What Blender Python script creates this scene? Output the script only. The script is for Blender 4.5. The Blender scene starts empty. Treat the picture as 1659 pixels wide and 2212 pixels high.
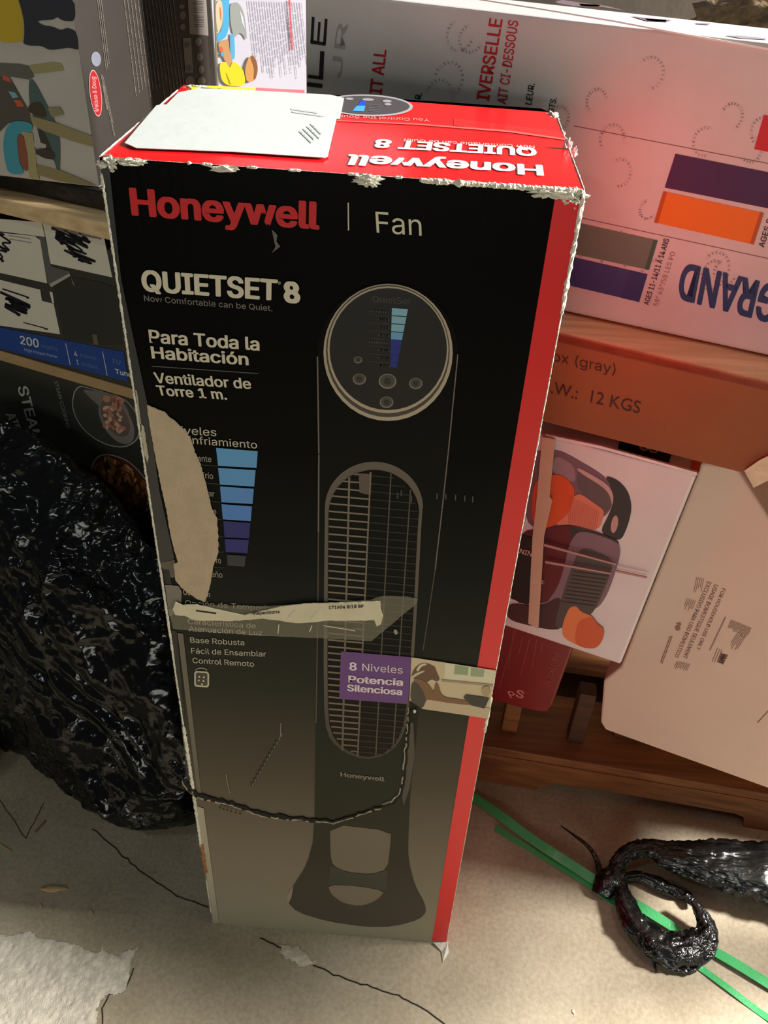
import bpy, bmesh, math, random
from math import radians, sin, cos, pi
from mathutils import Vector, Matrix, noise
random.seed(7)
SC = bpy.context.scene
COL = SC.collection

# ------------------------------------------------------------------ camera
CAM = Vector((0.0624, -0.5967, 1.2052)); FPX = 1869.6
cd = bpy.data.cameras.new('camera'); cam = bpy.data.objects.new('camera', cd); COL.objects.link(cam)
cam.location = CAM; cam.rotation_euler = (0.9153, -0.0461, 0.0684)
cd.sensor_fit = 'VERTICAL'; cd.sensor_height = 24; cd.lens = 24 * FPX / 2212
cd.clip_start = 0.02
SC.camera = cam
ROT = cam.rotation_euler.to_matrix()

# ------------------------------------------------------------------ world, lamps, exposure
w = bpy.data.worlds.new('world'); SC.world = w; w.use_nodes = True
w.node_tree.nodes['Background'].inputs[0].default_value = (0.95, 1.0, 0.93, 1)
w.node_tree.nodes['Background'].inputs[1].default_value = 0.03

def area(name, loc, target, sx, sy, power, color):
    l = bpy.data.lights.new(name, 'AREA'); l.shape = 'RECTANGLE'; l.size = sx; l.size_y = sy
    l.energy = power; l.color = color
    o = bpy.data.objects.new(name, l); COL.objects.link(o); o.location = loc
    o.rotation_euler = (Vector(target) - Vector(loc)).to_track_quat('-Z', 'Y').to_euler()
    return o
area('ceiling_tube_light', (0.705, 0.06, 2.9), (0.05, 0.02, 0.5), 0.7, 0.10, 5, (1.0, 0.98, 0.92))
area('doorway_light', (2.7, 0.156, 2.15), (0.1, 0.0, 0.5), 0.4, 0.45, 325, (1.0, 0.97, 0.935))
area('aisle_light', (-0.2, -2.6, 0.95), (0, 0.2, 0.6), 1.4, 0.7, 12, (1.0, 0.99, 0.90))
area('bag_highlight_light', (-1.3, -0.9, 2.7), (-0.5, 0.3, 0.2), 0.45, 0.03, 3.2, (0.86, 0.95, 1.0))  # added lamp, out of view, to put highlights on the trash bag

SC.view_settings.view_transform = 'Standard'; SC.view_settings.look = 'None'
SC.view_settings.gamma = 1; SC.view_settings.use_curve_mapping = False
SC.view_settings.exposure = 0.30

# ------------------------------------------------------------------ helpers
def lin(c):
    r = []
    for v in c[:3]:
        v /= 255.0
        r.append(v / 12.92 if v <= 0.04045 else ((v + 0.055) / 1.055) ** 2.4)
    return tuple(r) + (1,)

MATS = {}
def mat(name, rgb, rough=0.6, var=0.0, scale=30, bump=0.0, bscale=200, coat=0.0, metal=0.0, spec=0.5, alpha=1.0):
    if name in MATS: return MATS[name]
    m = bpy.data.materials.new(name); m.use_nodes = True; MATS[name] = m
    nt = m.node_tree; b = nt.nodes['Principled BSDF']
    b.inputs['Roughness'].default_value = rough; b.inputs['Metallic'].default_value = metal
    b.inputs['Coat Weight'].default_value = coat; b.inputs['Coat Roughness'].default_value = 0.15
    b.inputs['Specular IOR Level'].default_value = spec; b.inputs['Alpha'].default_value = alpha
    c = lin(rgb); b.inputs['Base Color'].default_value = c
    tc = nt.nodes.new('ShaderNodeTexCoord')
    if var > 0:
        n = nt.nodes.new('ShaderNodeTexNoise'); n.inputs['Scale'].default_value = scale; n.inputs['Detail'].default_value = 6
        nt.links.new(tc.outputs['Object'], n.inputs['Vector'])
        r = nt.nodes.new('ShaderNodeValToRGB')
        r.color_ramp.elements[0].position = 0.3; r.color_ramp.elements[1].position = 0.7
        r.color_ramp.elements[0].color = tuple(max(0, x * (1 - var)) for x in c[:3]) + (1,)
        r.color_ramp.elements[1].color = tuple(min(1, x * (1 + var)) for x in c[:3]) + (1,)
        nt.links.new(n.outputs['Fac'], r.inputs['Fac']); nt.links.new(r.outputs['Color'], b.inputs['Base Color'])
    if bump > 0:
        n2 = nt.nodes.new('ShaderNodeTexNoise'); n2.inputs['Scale'].default_value = bscale; n2.inputs['Detail'].default_value = 5
        nt.links.new(tc.outputs['Object'], n2.inputs['Vector'])
        bp = nt.nodes.new('ShaderNodeBump'); bp.inputs['Strength'].default_value = bump; bp.inputs['Distance'].default_value = 0.002
        nt.links.new(n2.outputs['Fac'], bp.inputs['Height']); nt.links.new(bp.outputs['Normal'], b.inputs['Normal'])
    return m

def ink(rgb, rough=0.45):
    return mat('ink_%d_%d_%d' % tuple(rgb), rgb, rough, spec=0.35)

def ramp_mat(name, stops, rough=0.4, axis='Z', coat=0.0, bump=0.0):
    """print whose colour runs from one shade to another along the height of the carton"""
    m = bpy.data.materials.new(name); m.use_nodes = True; nt = m.node_tree; b = nt.nodes['Principled BSDF']
    g = nt.nodes.new('ShaderNodeNewGeometry'); s = nt.nodes.new('ShaderNodeSeparateXYZ')
    nt.links.new(g.outputs['Position'], s.inputs[0])
    r = nt.nodes.new('ShaderNodeValToRGB'); els = r.color_ramp.elements
    for i, (p, c) in enumerate(stops):
        e = els[i] if i < 2 else els.new(p)
        e.position = p; e.color = lin(c)
    nt.links.new(s.outputs[axis], r.inputs['Fac']); nt.links.new(r.outputs['Color'], b.inputs['Base Color'])
    b.inputs['Roughness'].default_value = rough; b.inputs['Coat Weight'].default_value = coat; b.inputs['Specular IOR Level'].default_value = 0.05
    if bump:
        tc = nt.nodes.new('ShaderNodeTexCoord'); mp = nt.nodes.new('ShaderNodeMapping'); mp.inputs['Scale'].default_value = (120, 4, 4)
        n2 = nt.nodes.new('ShaderNodeTexNoise'); n2.inputs['Scale'].default_value = 1.0; n2.inputs['Detail'].default_value = 3
        nt.links.new(tc.outputs['Object'], mp.inputs[0]); nt.links.new(mp.outputs[0], n2.inputs['Vector'])
        bp = nt.nodes.new('ShaderNodeBump'); bp.inputs['Strength'].default_value = bump; bp.inputs['Distance'].default_value = 0.002
        nt.links.new(n2.outputs['Fac'], bp.inputs['Height']); nt.links.new(bp.outputs['Normal'], b.inputs['Normal'])
    return m

def wood_mat(name, dark, light, rough=0.6, ang=-20):
    m = bpy.data.materials.new(name); m.use_nodes = True; nt = m.node_tree; b = nt.nodes['Principled BSDF']
    tc = nt.nodes.new('ShaderNodeTexCoord'); mp = nt.nodes.new('ShaderNodeMapping')
    mp.inputs['Rotation'].default_value = (0, 0, radians(-ang)); mp.inputs['Scale'].default_value = (4, 60, 60)
    n = nt.nodes.new('ShaderNodeTexNoise'); n.inputs['Scale'].default_value = 1.5; n.inputs['Detail'].default_value = 8
    nt.links.new(tc.outputs['Object'], mp.inputs[0]); nt.links.new(mp.outputs[0], n.inputs['Vector'])
    r = nt.nodes.new('ShaderNodeValToRGB'); r.color_ramp.elements[0].position = .3; r.color_ramp.elements[1].position = .7
    r.color_ramp.elements[0].color = lin(dark); r.color_ramp.elements[1].color = lin(light)
    nt.links.new(n.outputs['Fac'], r.inputs['Fac']); nt.links.new(r.outputs['Color'], b.inputs['Base Color'])
    bp = nt.nodes.new('ShaderNodeBump'); bp.inputs['Strength'].default_value = .25; bp.inputs['Distance'].default_value = .002
    nt.links.new(n.outputs['Fac'], bp.inputs['Height']); nt.links.new(bp.outputs['Normal'], b.inputs['Normal'])
    b.inputs['Roughness'].default_value = rough
    return m

def tag(o, label=None, cat=None, group=None, kind=None):
    if label: o['label'] = label
    if cat: o['category'] = cat
    if group: o['group'] = group
    if kind: o['kind'] = kind
    return o
def thing(name, loc, label, cat, group=None):
    o = bpy.data.objects.new(name, None); COL.objects.link(o); o.location = loc; o.empty_display_size = 0.05
    return tag(o, label, cat, group)
def wloc(o):
    v = Vector(o.location)
    while o.parent: o = o.parent; v += Vector(o.location)
    return v
def link(name, me, m, parent=None, smooth=False):
    """mesh given in world coordinates; origin moved to its base; parents carry no rotation"""
    xs = [v.co for v in me.vertices]
    lo = Vector((min(v.x for v in xs), min(v.y for v in xs), min(v.z for v in xs)))
    hi = Vector((max(v.x for v in xs), max(v.y for v in xs), max(v.z for v in xs)))
    org = Vector(((lo.x + hi.x) / 2, (lo.y + hi.y) / 2, lo.z))
    me.transform(Matrix.Translation(-org))
    o = bpy.data.objects.new(name, me); COL.objects.link(o)
    if parent: o.parent = parent; o.location = org - wloc(parent)
    else: o.location = org
    for mm in (m if isinstance(m, (list, tuple)) else [m]): me.materials.append(mm)
    if smooth:
        for p in me.polygons: p.use_smooth = True
    return o
def pymesh(name, verts, faces):
    me = bpy.data.meshes.new(name); me.from_pydata([tuple(v) for v in verts], [], faces); me.update(); return me
def bm_mesh(bm, name='m'):
    me = bpy.data.meshes.new(name); bm.to_mesh(me); bm.free(); return me

def ray(x, y):
    return ROT @ Vector(((x - 829.5) / FPX, -(y - 1106) / FPX, -1.0)).normalized()
class Plane:
    """a real surface in the room; px() reads which point of it the photograph shows at (x, y)"""
    def __init__(s, o, n): s.o = Vector(o); s.n = Vector(n).normalized()
    def px(s, x, y, lift=0.0):
        r = ray(x, y); t = (s.o - CAM).dot(s.n) / r.dot(s.n)
        return CAM + r * t + s.n * lift
LAY = 0.00025
SOFT = {'printed_' + n for n in 'lid handle food basket nugget mauve body grille base glass highlight wheel hub shirt head hair scarf arm trousers yellow knob fold blue dress hand shadow leg steam'.split()}
def chaikin(P, it=2):
    for _ in range(it):
        Q = []
        for i in range(len(P)):
            a, b = P[i], P[(i + 1) % len(P)]
            Q += [(a[0] * .78 + b[0] * .22, a[1] * .78 + b[1] * .22), (a[0] * .22 + b[0] * .78, a[1] * .22 + b[1] * .78)]
        P = Q
    return P
def flat(pl, name, pts, m, parent, layer=1, off=(0, 0), k=1.0):
    if name in ('printed_fan', 'printed_base_opening'): pts = chaikin(pts, 1)
    if name in SOFT or name in ('picture_ring', 'food_picture'): pts = chaikin(pts)
    v = [pl.px(off[0] + p[0] / k, off[1] + p[1] / k, LAY * layer) for p in pts]
    me = pymesh(name, v, [list(range(len(v)))])
    return link(name, me, m, parent)
def ell(cx, cy, a, b, rot=0, n=40, a0=0, a1=360):
    r = radians(rot); out = []
    for i in range(n if a1 - a0 >= 360 else n + 1):
        t = radians(a0 + (a1 - a0) * i / n)
        x, y = a * cos(t), b * sin(t); out.append((cx + x * cos(r) - y * sin(r), cy + x * sin(r) + y * cos(r)))
    return out
def line(pl, name, a, b, wpx, m, parent, layer=1):
    d = Vector((b[0] - a[0], b[1] - a[1])).normalized(); q = Vector((-d.y, d.x)) * wpx / 2
    return flat(pl, name, [(a[0] + q.x, a[1] + q.y), (b[0] + q.x, b[1] + q.y), (b[0] - q.x, b[1] - q.y), (a[0] - q.x, a[1] - q.y)], m, parent, layer)
def multi(pl, name, polys, m, parent, layer=1, off=(0, 0), k=1.0):
    v = []; f = []
    for P in polys:
        f.append(list(range(len(v), len(v) + len(P)))); v += [pl.px(off[0] + p[0] / k, off[1] + p[1] / k, LAY * layer) for p in P]
    return link(name, pymesh(name, v, f), m, parent)
def stroke(pl, pts, wpx):
    """ribbon quads following a pixel polyline"""
    out = []
    for a, b in zip(pts[:-1], pts[1:]):
        d = Vector((b[0] - a[0], b[1] - a[1]));
        if d.length < 1e-6: continue
        d.normalize(); q = Vector((-d.y, d.x)) * wpx / 2; e = d * wpx * .25
        out.append([(a[0] + q.x - e.x, a[1] + q.y - e.y), (b[0] + q.x + e.x, b[1] + q.y + e.y), (b[0] - q.x + e.x, b[1] - q.y + e.y), (a[0] - q.x - e.x, a[1] - q.y - e.y)])
    return out

try:
    import os
    FONT = bpy.data.fonts.load(os.path.join(bpy.utils.system_resource('DATAFILES'), 'fonts', 'Inter.woff2'))
except Exception:
    FONT = None
_txt = {}
def text_mesh(s, bold, space):
    key = (s, bold, space)
    if key in _txt: return _txt[key]
    cu = bpy.data.curves.new('t', 'FONT'); cu.body = s; cu.size = 1
    plain = not FONT or 'K' in s
    if not plain: cu.font = FONT
    if plain: cu.offset = bold * .8; bold = 0
    cu.space_character = space
    cu.resolution_u = 4; cu.fill_mode = 'FRONT'
    o = bpy.data.objects.new('t', cu); COL.objects.link(o)
    dg = bpy.context.evaluated_depsgraph_get(); dg.update()
    me = bpy.data.meshes.new_from_object(o.evaluated_get(dg))
    vs = [v.co.copy() for v in me.vertices]; fs = [list(p.vertices) for p in me.polygons]
    if bold > .006:   # heavier weight: the same outlines struck several times, slightly shifted
        v0, f0 = vs, fs; vs = []; fs = []; b = bold
        for dx, dy in ((0, 0), (b, 0), (-b, 0), (b * .5, 0), (-b * .5, 0), (b * .7, b * .5), (-b * .7, b * .5), (b * .7, -b * .5), (-b * .7, -b * .5)):
            k = len(vs); vs += [v + Vector((dx, dy, len(vs) // len(v0))) for v in v0]; fs += [[i + k for i in f] for f in f0]
    bpy.data.objects.remove(o); bpy.data.curves.remove(cu); bpy.data.meshes.remove(me)
    _txt[key] = (vs, fs); return vs, fs
CAPH = {}
for _k in ('H', 'K'): CAPH[_k] = max(v.y for v in text_mesh(_k, 0, 1)[0])
def text(pl, s, p0, p1, pt, m, parent, bold=0.0, layer=2, space=1.0, name='lettering'):
    vs, fs = text_mesh(s, bold, space)
    x0 = min(v.x for v in vs); x1 = max(v.x for v in vs)
    A = pl.px(*p0, LAY * layer); U = pl.px(*p1, LAY * layer) - A; V = pl.px(*pt, LAY * layer) - A
    out = [A + U * ((v.x - x0) / (x1 - x0)) + V * (v.y / CAPH['K' if 'K' in s else 'H']) + pl.n * (v.z * .00003) for v in vs]
    return link(name, pymesh(name, out, fs), m, parent)
def fine(pl, a0, a1, b0, n, m, parent, lay=1, wpx=1.6, seed=1, jag=0.25, name='fine_print'):
    """n thin lines of unreadably small print: first line a0..a1, last line starts at b0"""
    rnd = random.Random(seed); polys = []
    for i in range(n):
        t = i / max(1, n - 1); s = Vector((a0[0] + (b0[0] - a0[0]) * t, a0[1] + (b0[1] - a0[1]) * t)); d = Vector((a1[0] - a0[0], a1[1] - a0[1]))
        u = 0; end = 1 - rnd.random() * jag
        while u < end:
            l = rnd.uniform(.04, .16); e = min(end, u + l)
            polys += stroke(pl, [(s + d * u), (s + d * e)], wpx); u = e + .018
    return multi(pl, name, polys, m, parent, lay)

def hexa(name, b4, t4, m, parent=None, bevel=0.0015, segs=2):
    bm = bmesh.new(); vs = [bm.verts.new(v) for v in list(b4) + list(t4)]
    for f in [(3, 2, 1, 0), (4, 5, 6, 7), (0, 1, 5, 4), (1, 2, 6, 5), (2, 3, 7, 6), (3, 0, 4, 7)]: bm.faces.new([vs[i] for i in f])
    bmesh.ops.recalc_face_normals(bm, faces=bm.faces)
    if bevel: bmesh.ops.bevel(bm, geom=list(bm.edges), offset=bevel, segments=segs, affect='EDGES', profile=.5)
    return link(name, bm_mesh(bm), m, parent)

# rack frame: s runs along the rack, t towards the aisle, z up
P0 = Vector((0.20, 0.27, 0)); U = Vector((cos(radians(-20)), sin(radians(-20)), 0)); N = Vector((sin(radians(-20)), -cos(radians(-20)), 0))
def W(s, t, z): return P0 + U * s + N * t + Vector((0, 0, z))
def RP(t): return Plane(W(0, t, 0), N)
def SZ(x, y, t):
    p = RP(t).px(x, y) - P0; return p.dot(U), p.z
def rbox(name, s0, s1, t0, t1, z0, z1, m, parent=None, bevel=0.0015):
    """box between t0 (back) and t1 (front)"""
    return hexa(name, [W(s0, t1, z0), W(s1, t1, z0), W(s1, t0, z0), W(s0, t0, z0)], [W(s0, t1, z1), W(s1, t1, z1), W(s1, t0, z1), W(s0, t0, z1)], m, parent, bevel)
def prism(name, pl, pts, depth, m, parent=None, bevel=0.002):
    """solid whose front outline lies on plane pl and that runs back by depth"""
    bm = bmesh.new(); fr = [bm.verts.new(pl.px(*p)) for p in pts]; bk = [bm.verts.new(v.co - pl.n * depth) for v in fr]
    n = len(pts); bm.faces.new(fr); bm.faces.new(bk[::-1])
    for i in range(n): bm.faces.new([fr[i], bk[i], bk[(i + 1) % n], fr[(i + 1) % n]])
    bmesh.ops.recalc_face_normals(bm, faces=bm.faces)
    if bevel: bmesh.ops.bevel(bm, geom=list(bm.edges), offset=bevel, segments=2, affect='EDGES', profile=.5)
    return link(name, bm_mesh(bm), m, parent)

FLOOR = Plane((0, 0, 0), (0, 0, 1))

# ------------------------------------------------------------------ the setting
def floor_material():
    m = bpy.data.materials.new('concrete_floor'); m.use_nodes = True; nt = m.node_tree; b = nt.nodes['Principled BSDF']
    L = nt.links.new; tc = nt.nodes.new('ShaderNodeTexCoord')
    def nz(scale, detail=6, rough=.6, vec=None):
        n = nt.nodes.new('ShaderNodeTexNoise'); n.inputs['Scale'].default_value = scale; n.inputs['Detail'].default_value = detail; n.inputs['Roughness'].default_value = rough
        L(vec or tc.outputs['Object'], n.inputs['Vector']); return n
    def rmp(f, a, ca, bb, cb):
        r = nt.nodes.new('ShaderNodeValToRGB'); r.color_ramp.elements[0].position = a; r.color_ramp.elements[1].position = bb
        r.color_ramp.elements[0].color = ca; r.color_ramp.elements[1].color = cb; L(f, r.inputs['Fac']); return r
    big = rmp(nz(5).outputs['Fac'], .35, lin((166, 152, 126)), .68, lin((193, 180, 154)))
    fn = rmp(nz(160, 5).outputs['Fac'], .3, (.8, .8, .8, 1), .7, (1.08, 1.08, 1.08, 1))
    mul = nt.nodes.new('ShaderNodeMixRGB'); mul.blend_type = 'MULTIPLY'; mul.inputs[0].default_value = 1; L(big.outputs[0], mul.inputs[1]); L(fn.outputs[0], mul.inputs[2])
    L(mul.outputs[0], b.inputs['Base Color'])
    h = nz(260, 8, .7); bp = nt.nodes.new('ShaderNodeBump'); bp.inputs['Strength'].default_value = .35; bp.inputs['Distance'].default_value = .002
    L(h.outputs['Fac'], bp.inputs['Height']); L(bp.outputs['Normal'], b.inputs['Normal'])
    b.inputs['Roughness'].default_value = .75
    return m
MF = floor_material()
fl = link('floor', pymesh('floor', [(-2.5, -1.6, 0), (2.5, -1.6, 0), (2.5, 1.6, 0), (-2.5, 1.6, 0)], [(0, 1, 2, 3)]), MF); tag(fl, kind='structure')
wm = mat('dark_wall', (60, 52, 42), .9, .3, 12, .4, 80)
wb = link('wall_back', pymesh('wall', [(-2.5, 1.5, 0), (2.5, 1.5, 0), (2.5, 1.5, 2.6), (-2.5, 1.5, 2.6), (-2.5, 1.6, 0), (2.5, 1.6, 0), (2.5, 1.6, 2.6), (-2.5, 1.6, 2.6)],
     [(0, 1, 2, 3), (5, 4, 7, 6), (3, 2, 6, 7), (0, 3, 7, 4), (1, 5, 6, 2), (0, 4, 5, 1)]), wm); tag(wb, kind='structure')

def jag_line(pts, amp, step, seed):
    rnd = random.Random(seed); out = []
    for a, b in zip(pts[:-1], pts[1:]):
        L_ = math.hypot(b[0] - a[0], b[1] - a[1]); n = max(1, int(L_ / step))
        for i in range(n): t = i / n; out.append((a[0] + (b[0] - a[0]) * t + rnd.uniform(-amp, amp), a[1] + (b[1] - a[1]) * t + rnd.uniform(-amp, amp)))
    out.append(pts[-1]); return out
crack_m = mat('crack_dark', (48, 40, 32), .95)  # even dark tone of the flat crack ribbons
def crack(pts, wpx, seed):
    o = multi(FLOOR, 'floor_crack', stroke(FLOOR, jag_line(pts, 2.0, 11, seed), wpx), crack_m, fl, 2)
crack([(200, 1790), (300, 1880), (380, 1935), (450, 1960)], 2.5, 1)
crack([(560, 2025), (640, 2065), (720, 2105), (780, 2125), (860, 2150), (930, 2190), (960, 2212)], 3.0, 2)
crack([(290, 2092), (275, 2130), (235, 2150), (220, 2180), (222, 2212)], 2.6, 3)
crack([(0, 1730), (55, 1810), (95, 1735)], 1.6, 4)
# broken, rough-surfaced patch of concrete at the lower left
def rough_patch(outline, name, m, h, seed, res=0.002):
    P = [FLOOR.px(*p) for p in outline]
    x0 = min(p.x for p in P); x1 = max(p.x for p in P); y0 = min(p.y for p in P); y1 = max(p.y for p in P)
    def sd(x, y):
        ins = False; d = 1e9
        for i in range(len(P)):
            a, b = P[i], P[(i + 1) % len(P)]
            if (a.y > y) != (b.y > y) and x < (b.x - a.x) * (y - a.y) / (b.y - a.y) + a.x: ins = not ins
            ab = Vector((b.x - a.x, b.y - a.y)); ap = Vector((x - a.x, y - a.y)); t = max(0, min(1, ap.dot(ab) / (ab.length_squared + 1e-12))); d = min(d, (ap - ab * t).length)
        return d if ins else -d
    nx = int((x1 - x0) / res) + 1; ny = int((y1 - y0) / res) + 1; idx = {}; V = []; F = []
    for j in range(ny):
        for i in range(nx):
            x = x0 + i * res; y = y0 + j * res; d = sd(x, y) + .010 * noise.fractal(Vector((x * 45, y * 45, seed)), .8, 2, 4)
            if d < 0: continue
            q = Vector((x * 170, y * 170, seed)); z = .0005 + min(1, d / .010) * h * (.5 + .3 * noise.fractal(q, 1.0, 2.0, 4) + .35 * noise.noise(q * .25)) 
            pit = noise.noise(Vector((x * 260, y * 260, seed + 9)))
            if pit > .32: z -= h * .9 * (pit - .3) * 2
            idx[(i, j)] = len(V); V.append((x, y, max(.0004, z)))
    for (i, j), k in idx.items():
        if (i + 1, j) in idx and (i, j + 1) in idx and (i + 1, j + 1) in idx: F.append((k, idx[(i + 1, j)], idx[(i + 1, j + 1)], idx[(i, j + 1)]))
    me = pymesh(name, V, F); o = link(name, me, m, fl, True); o['kind'] = 'stuff'; return o
rough_m = mat('broken_concrete', (216, 206, 186), .9, .2, 70, .6, 700)
rough_patch([(-60, 2020), (60, 2010), (150, 2040), (250, 2060), (300, 2045), (285, 2090), (268, 2140), (225, 2160), (212, 2240), (-80, 2260), (-70, 2120)], 'broken_concrete', rough_m, .0026, 3)
rough_patch([(600, 2040), (640, 2045), (680, 2075), (690, 2092), (650, 2085), (612, 2062)], 'broken_concrete', rough_m, .003, 5, .002)

# litter on the floor
def chip(name, pts, h, m, label, group=None):
    h *= .5; bm = bmesh.new(); lo = [bm.verts.new(FLOOR.px(*p) + Vector((0, 0, .0003))) for p in pts]
    c = sum((v.co for v in lo), Vector()) / len(lo)
    hi = [bm.verts.new(v.co * .85 + c * .15 + Vector((0, 0, h * (1 + .4 * ((i * 7) % 3 - 1))))) for i, v in enumerate(lo)]
    bm.faces.new(hi); bm.faces.new(lo[::-1])
    for i in range(len(lo)): bm.faces.new([lo[i], lo[(i + 1) % len(lo)], hi[(i + 1) % len(lo)], hi[i]])
    bmesh.ops.recalc_face_normals(bm, faces=bm.faces)
    o = link(name, bm_mesh(bm), m); tag(o, label, 'splinter' if 'splinter' in name else 'debris', group); return o
wsp = mat('pale_splinter', (205, 170, 118), .7)
chip('wood_splinter', [(86, 1919), (105, 1914), (128, 1917), (147, 1916), (149, 1921), (131, 1922), (118, 1928), (104, 1927), (88, 1922)], .003, wsp, 'largest pale wood splinter on the floor left of the fan carton')
chip('wood_splinter', [(0, 1823), (26, 1838), (25, 1841), (0, 1827)], .002, wsp, 'thin wood splinter at the left frame edge')
chip('wood_splinter', [(86, 1952), (90, 1955), (93, 1963), (88, 1958)], .002, wsp, 'tiny splinter just below the largest splinter')
chip('wood_splinter', [(192, 1964), (198, 1968), (203, 1978), (195, 1971)], .002, wsp, 'small pale splinter midway between largest splinter and fan carton')
chip('wood_splinter', [(74, 1797), (98, 1772), (101, 1775), (79, 1799)], .002, mat('dull_splinter', (130, 105, 80), .8), 'dull brown splinter beside the trash bag foot')
chip('paper_scrap', [(1236, 2180), (1242, 2184), (1240, 2192), (1235, 2186)], .002, mat('scrap', (225, 215, 190), .7), 'tiny cream scrap on the bare floor at bottom right')

# ------------------------------------------------------------------ wooden rack
tan_wood = wood_mat('tan_wood', (196, 164, 118), (232, 204, 158), .55)
brown_wood = wood_mat('brown_wood', (104, 60, 30), (150, 94, 50), .6, -8)
rack = thing('storage_rack', W(0, -.2, 0), 'long wooden rack shelf with pale front beam carrying the top row of boxes', 'rack')
tf = lambda s_: .022 + .028 * (s_ + .8) / 1.05
hexa('shelf_beam', [W(-1.0, tf(-1.0), .803), W(.95, tf(.95), .803), W(.95, -.06, .803), W(-1.0, -.06, .803)], [W(-1.0, tf(-1.0), .824), W(.95, tf(.95), .824), W(.95, -.06, .824), W(-1.0, -.06, .824)], tan_wood, rack, .0035, 3)
rbox('shelf_board', -1.0, .95, -.62, -.062, .803, .818, tan_wood, rack, .002)
for s in (-.98, .92):
    rbox('upright', s, s + .05, -.62, -.57, 0, .8025, tan_wood, rack, .003)
rbox('upright', -.98, -.93, -.11, -.065, 0, .8025, tan_wood, rack, .003)
rbox('upright', .87, .92, -.11, -.065, 0, .8025, tan_wood, rack, .003)

# ------------------------------------------------------------------ generic cartons on the rack
# big white carton with the colour bars
white_print = mat('white_print', (206, 200, 196), .42, .05, 14, .08, 40)
TA = 0.0; PA = RP(TA)
s0, _ = SZ(659, 60, TA); s1 = .70
big = thing('sports_net_carton', W((s0 + s1) / 2, -.1, .825), 'huge white carton with red lettering and colour bars on the rack shelf', 'box')
zt = 1.092
body = rbox('carton_body', s0, s1, -.085, TA, .8265, zt, white_print, big, .0025)
blk = ink((28, 26, 28)); red = ink((196, 24, 40)); wht = ink((225, 222, 215)); gry = ink((150, 146, 142))
multi(PA, 'lettering', [[(664, 177), (697, 181), (696, 190), (663, 186)], [(666, 161), (697, 165), (697, 172), (665, 168)], [(692, 110), (701, 111), (698, 172), (689, 171)],
    [(671, 86), (704, 92), (703, 99), (671, 94)], [(674, 36), (680, 37), (677, 92), (671, 91)], [(688, 47), (693, 48), (690, 92), (685, 91)], [(702, 40), (708, 41), (704, 97), (698, 96)]], blk, big, 2)
text(PA, 'JR', (736, 168), (752, 50), (714, 165), ink((168, 162, 158)), big, .0)
text(PA, 'IT ALL', (824, 203), (835, 108), (799, 200), red, big, .02)
text(PA, 'IVERSELLE', (1056, 218), (1086, 42), (1030, 214), red, big, .02)
text(PA, 'AIT CI-DESSOUS', (1094, 226), (1120, 46), (1074, 222), red, big, .01)
text(PA, 'LEUR.', (1148, 227), (1156, 181), (1135, 224), blk, big, .01)
text(PA, 'GTS.', (1196, 245), (1203, 212), (1184, 242), blk, big, .01)
text(PA, 'R.', (909, 214), (912, 201), (896, 212), blk, big, .01)
ln = ink((120, 92, 92))
line(PA, 'panel_line', (1240, 272), (1690, 359), 1.6, ln, big); line(PA, 'panel_line', (1230, 465), (1690, 565), 1.6, ln, big)
for nm, pts, c in [('purple_bar', [(1459, 332), (1690, 378), (1665, 451), (1436, 405)], (64, 28, 78)), ('orange_bar', [(1433, 413), (1650, 460), (1628, 528), (1413, 480)], (226, 120, 18)),
                   ('green_bar', [(1240, 479), (1421, 519), (1402, 583), (1225, 545)], (104, 122, 108)), ('blue_bar', [(1235, 554), (1399, 592), (1381, 652), (1220, 614)], (58, 66, 122)), ('red_bar', [(1650, 248), (1700, 258), (1680, 332), (1629, 322)], (196, 24, 40))]:
    flat(PA, nm, pts, ink(c), big, 2)
flat(PA, 'bar_edge', [(1433, 413), (1441, 415), (1421, 482), (1413, 480)], ink((180, 84, 14)), big, 3)
flat(PA, 'bar_edge', [(1642, 458), (1650, 460), (1628, 528), (1620, 526)], ink((180, 84, 14)), big, 3)
flat(PA, 'bar_edge', [(1412, 517), (1421, 519), (1402, 583), (1393, 581)], ink((60, 96, 76)), big, 3)
flat(PA, 'bar_edge', [(1360, 583), (1399, 592), (1381, 652), (1342, 643)], ink((46, 56, 112)), big, 3)
text(PA, 'AGES 11-14/11 À 14 ANS', (1401, 659), (1446, 517), (1390, 656), ink((60, 40, 44)), big, .01)
text(PA, '58" 63"/58 LES PO', (1421, 661), (1459, 545), (1411, 659), ink((150, 110, 112)), big, 0)
text(PA, 'AGES 8-14', (1650, 535), (1680, 440), (1638, 532), ink((60, 40, 44)), big, .01)
text(PA, 'GRAND', (1690, 621), (1475, 568), (1671, 697), ink((44, 62, 110)), big, .03)
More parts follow.
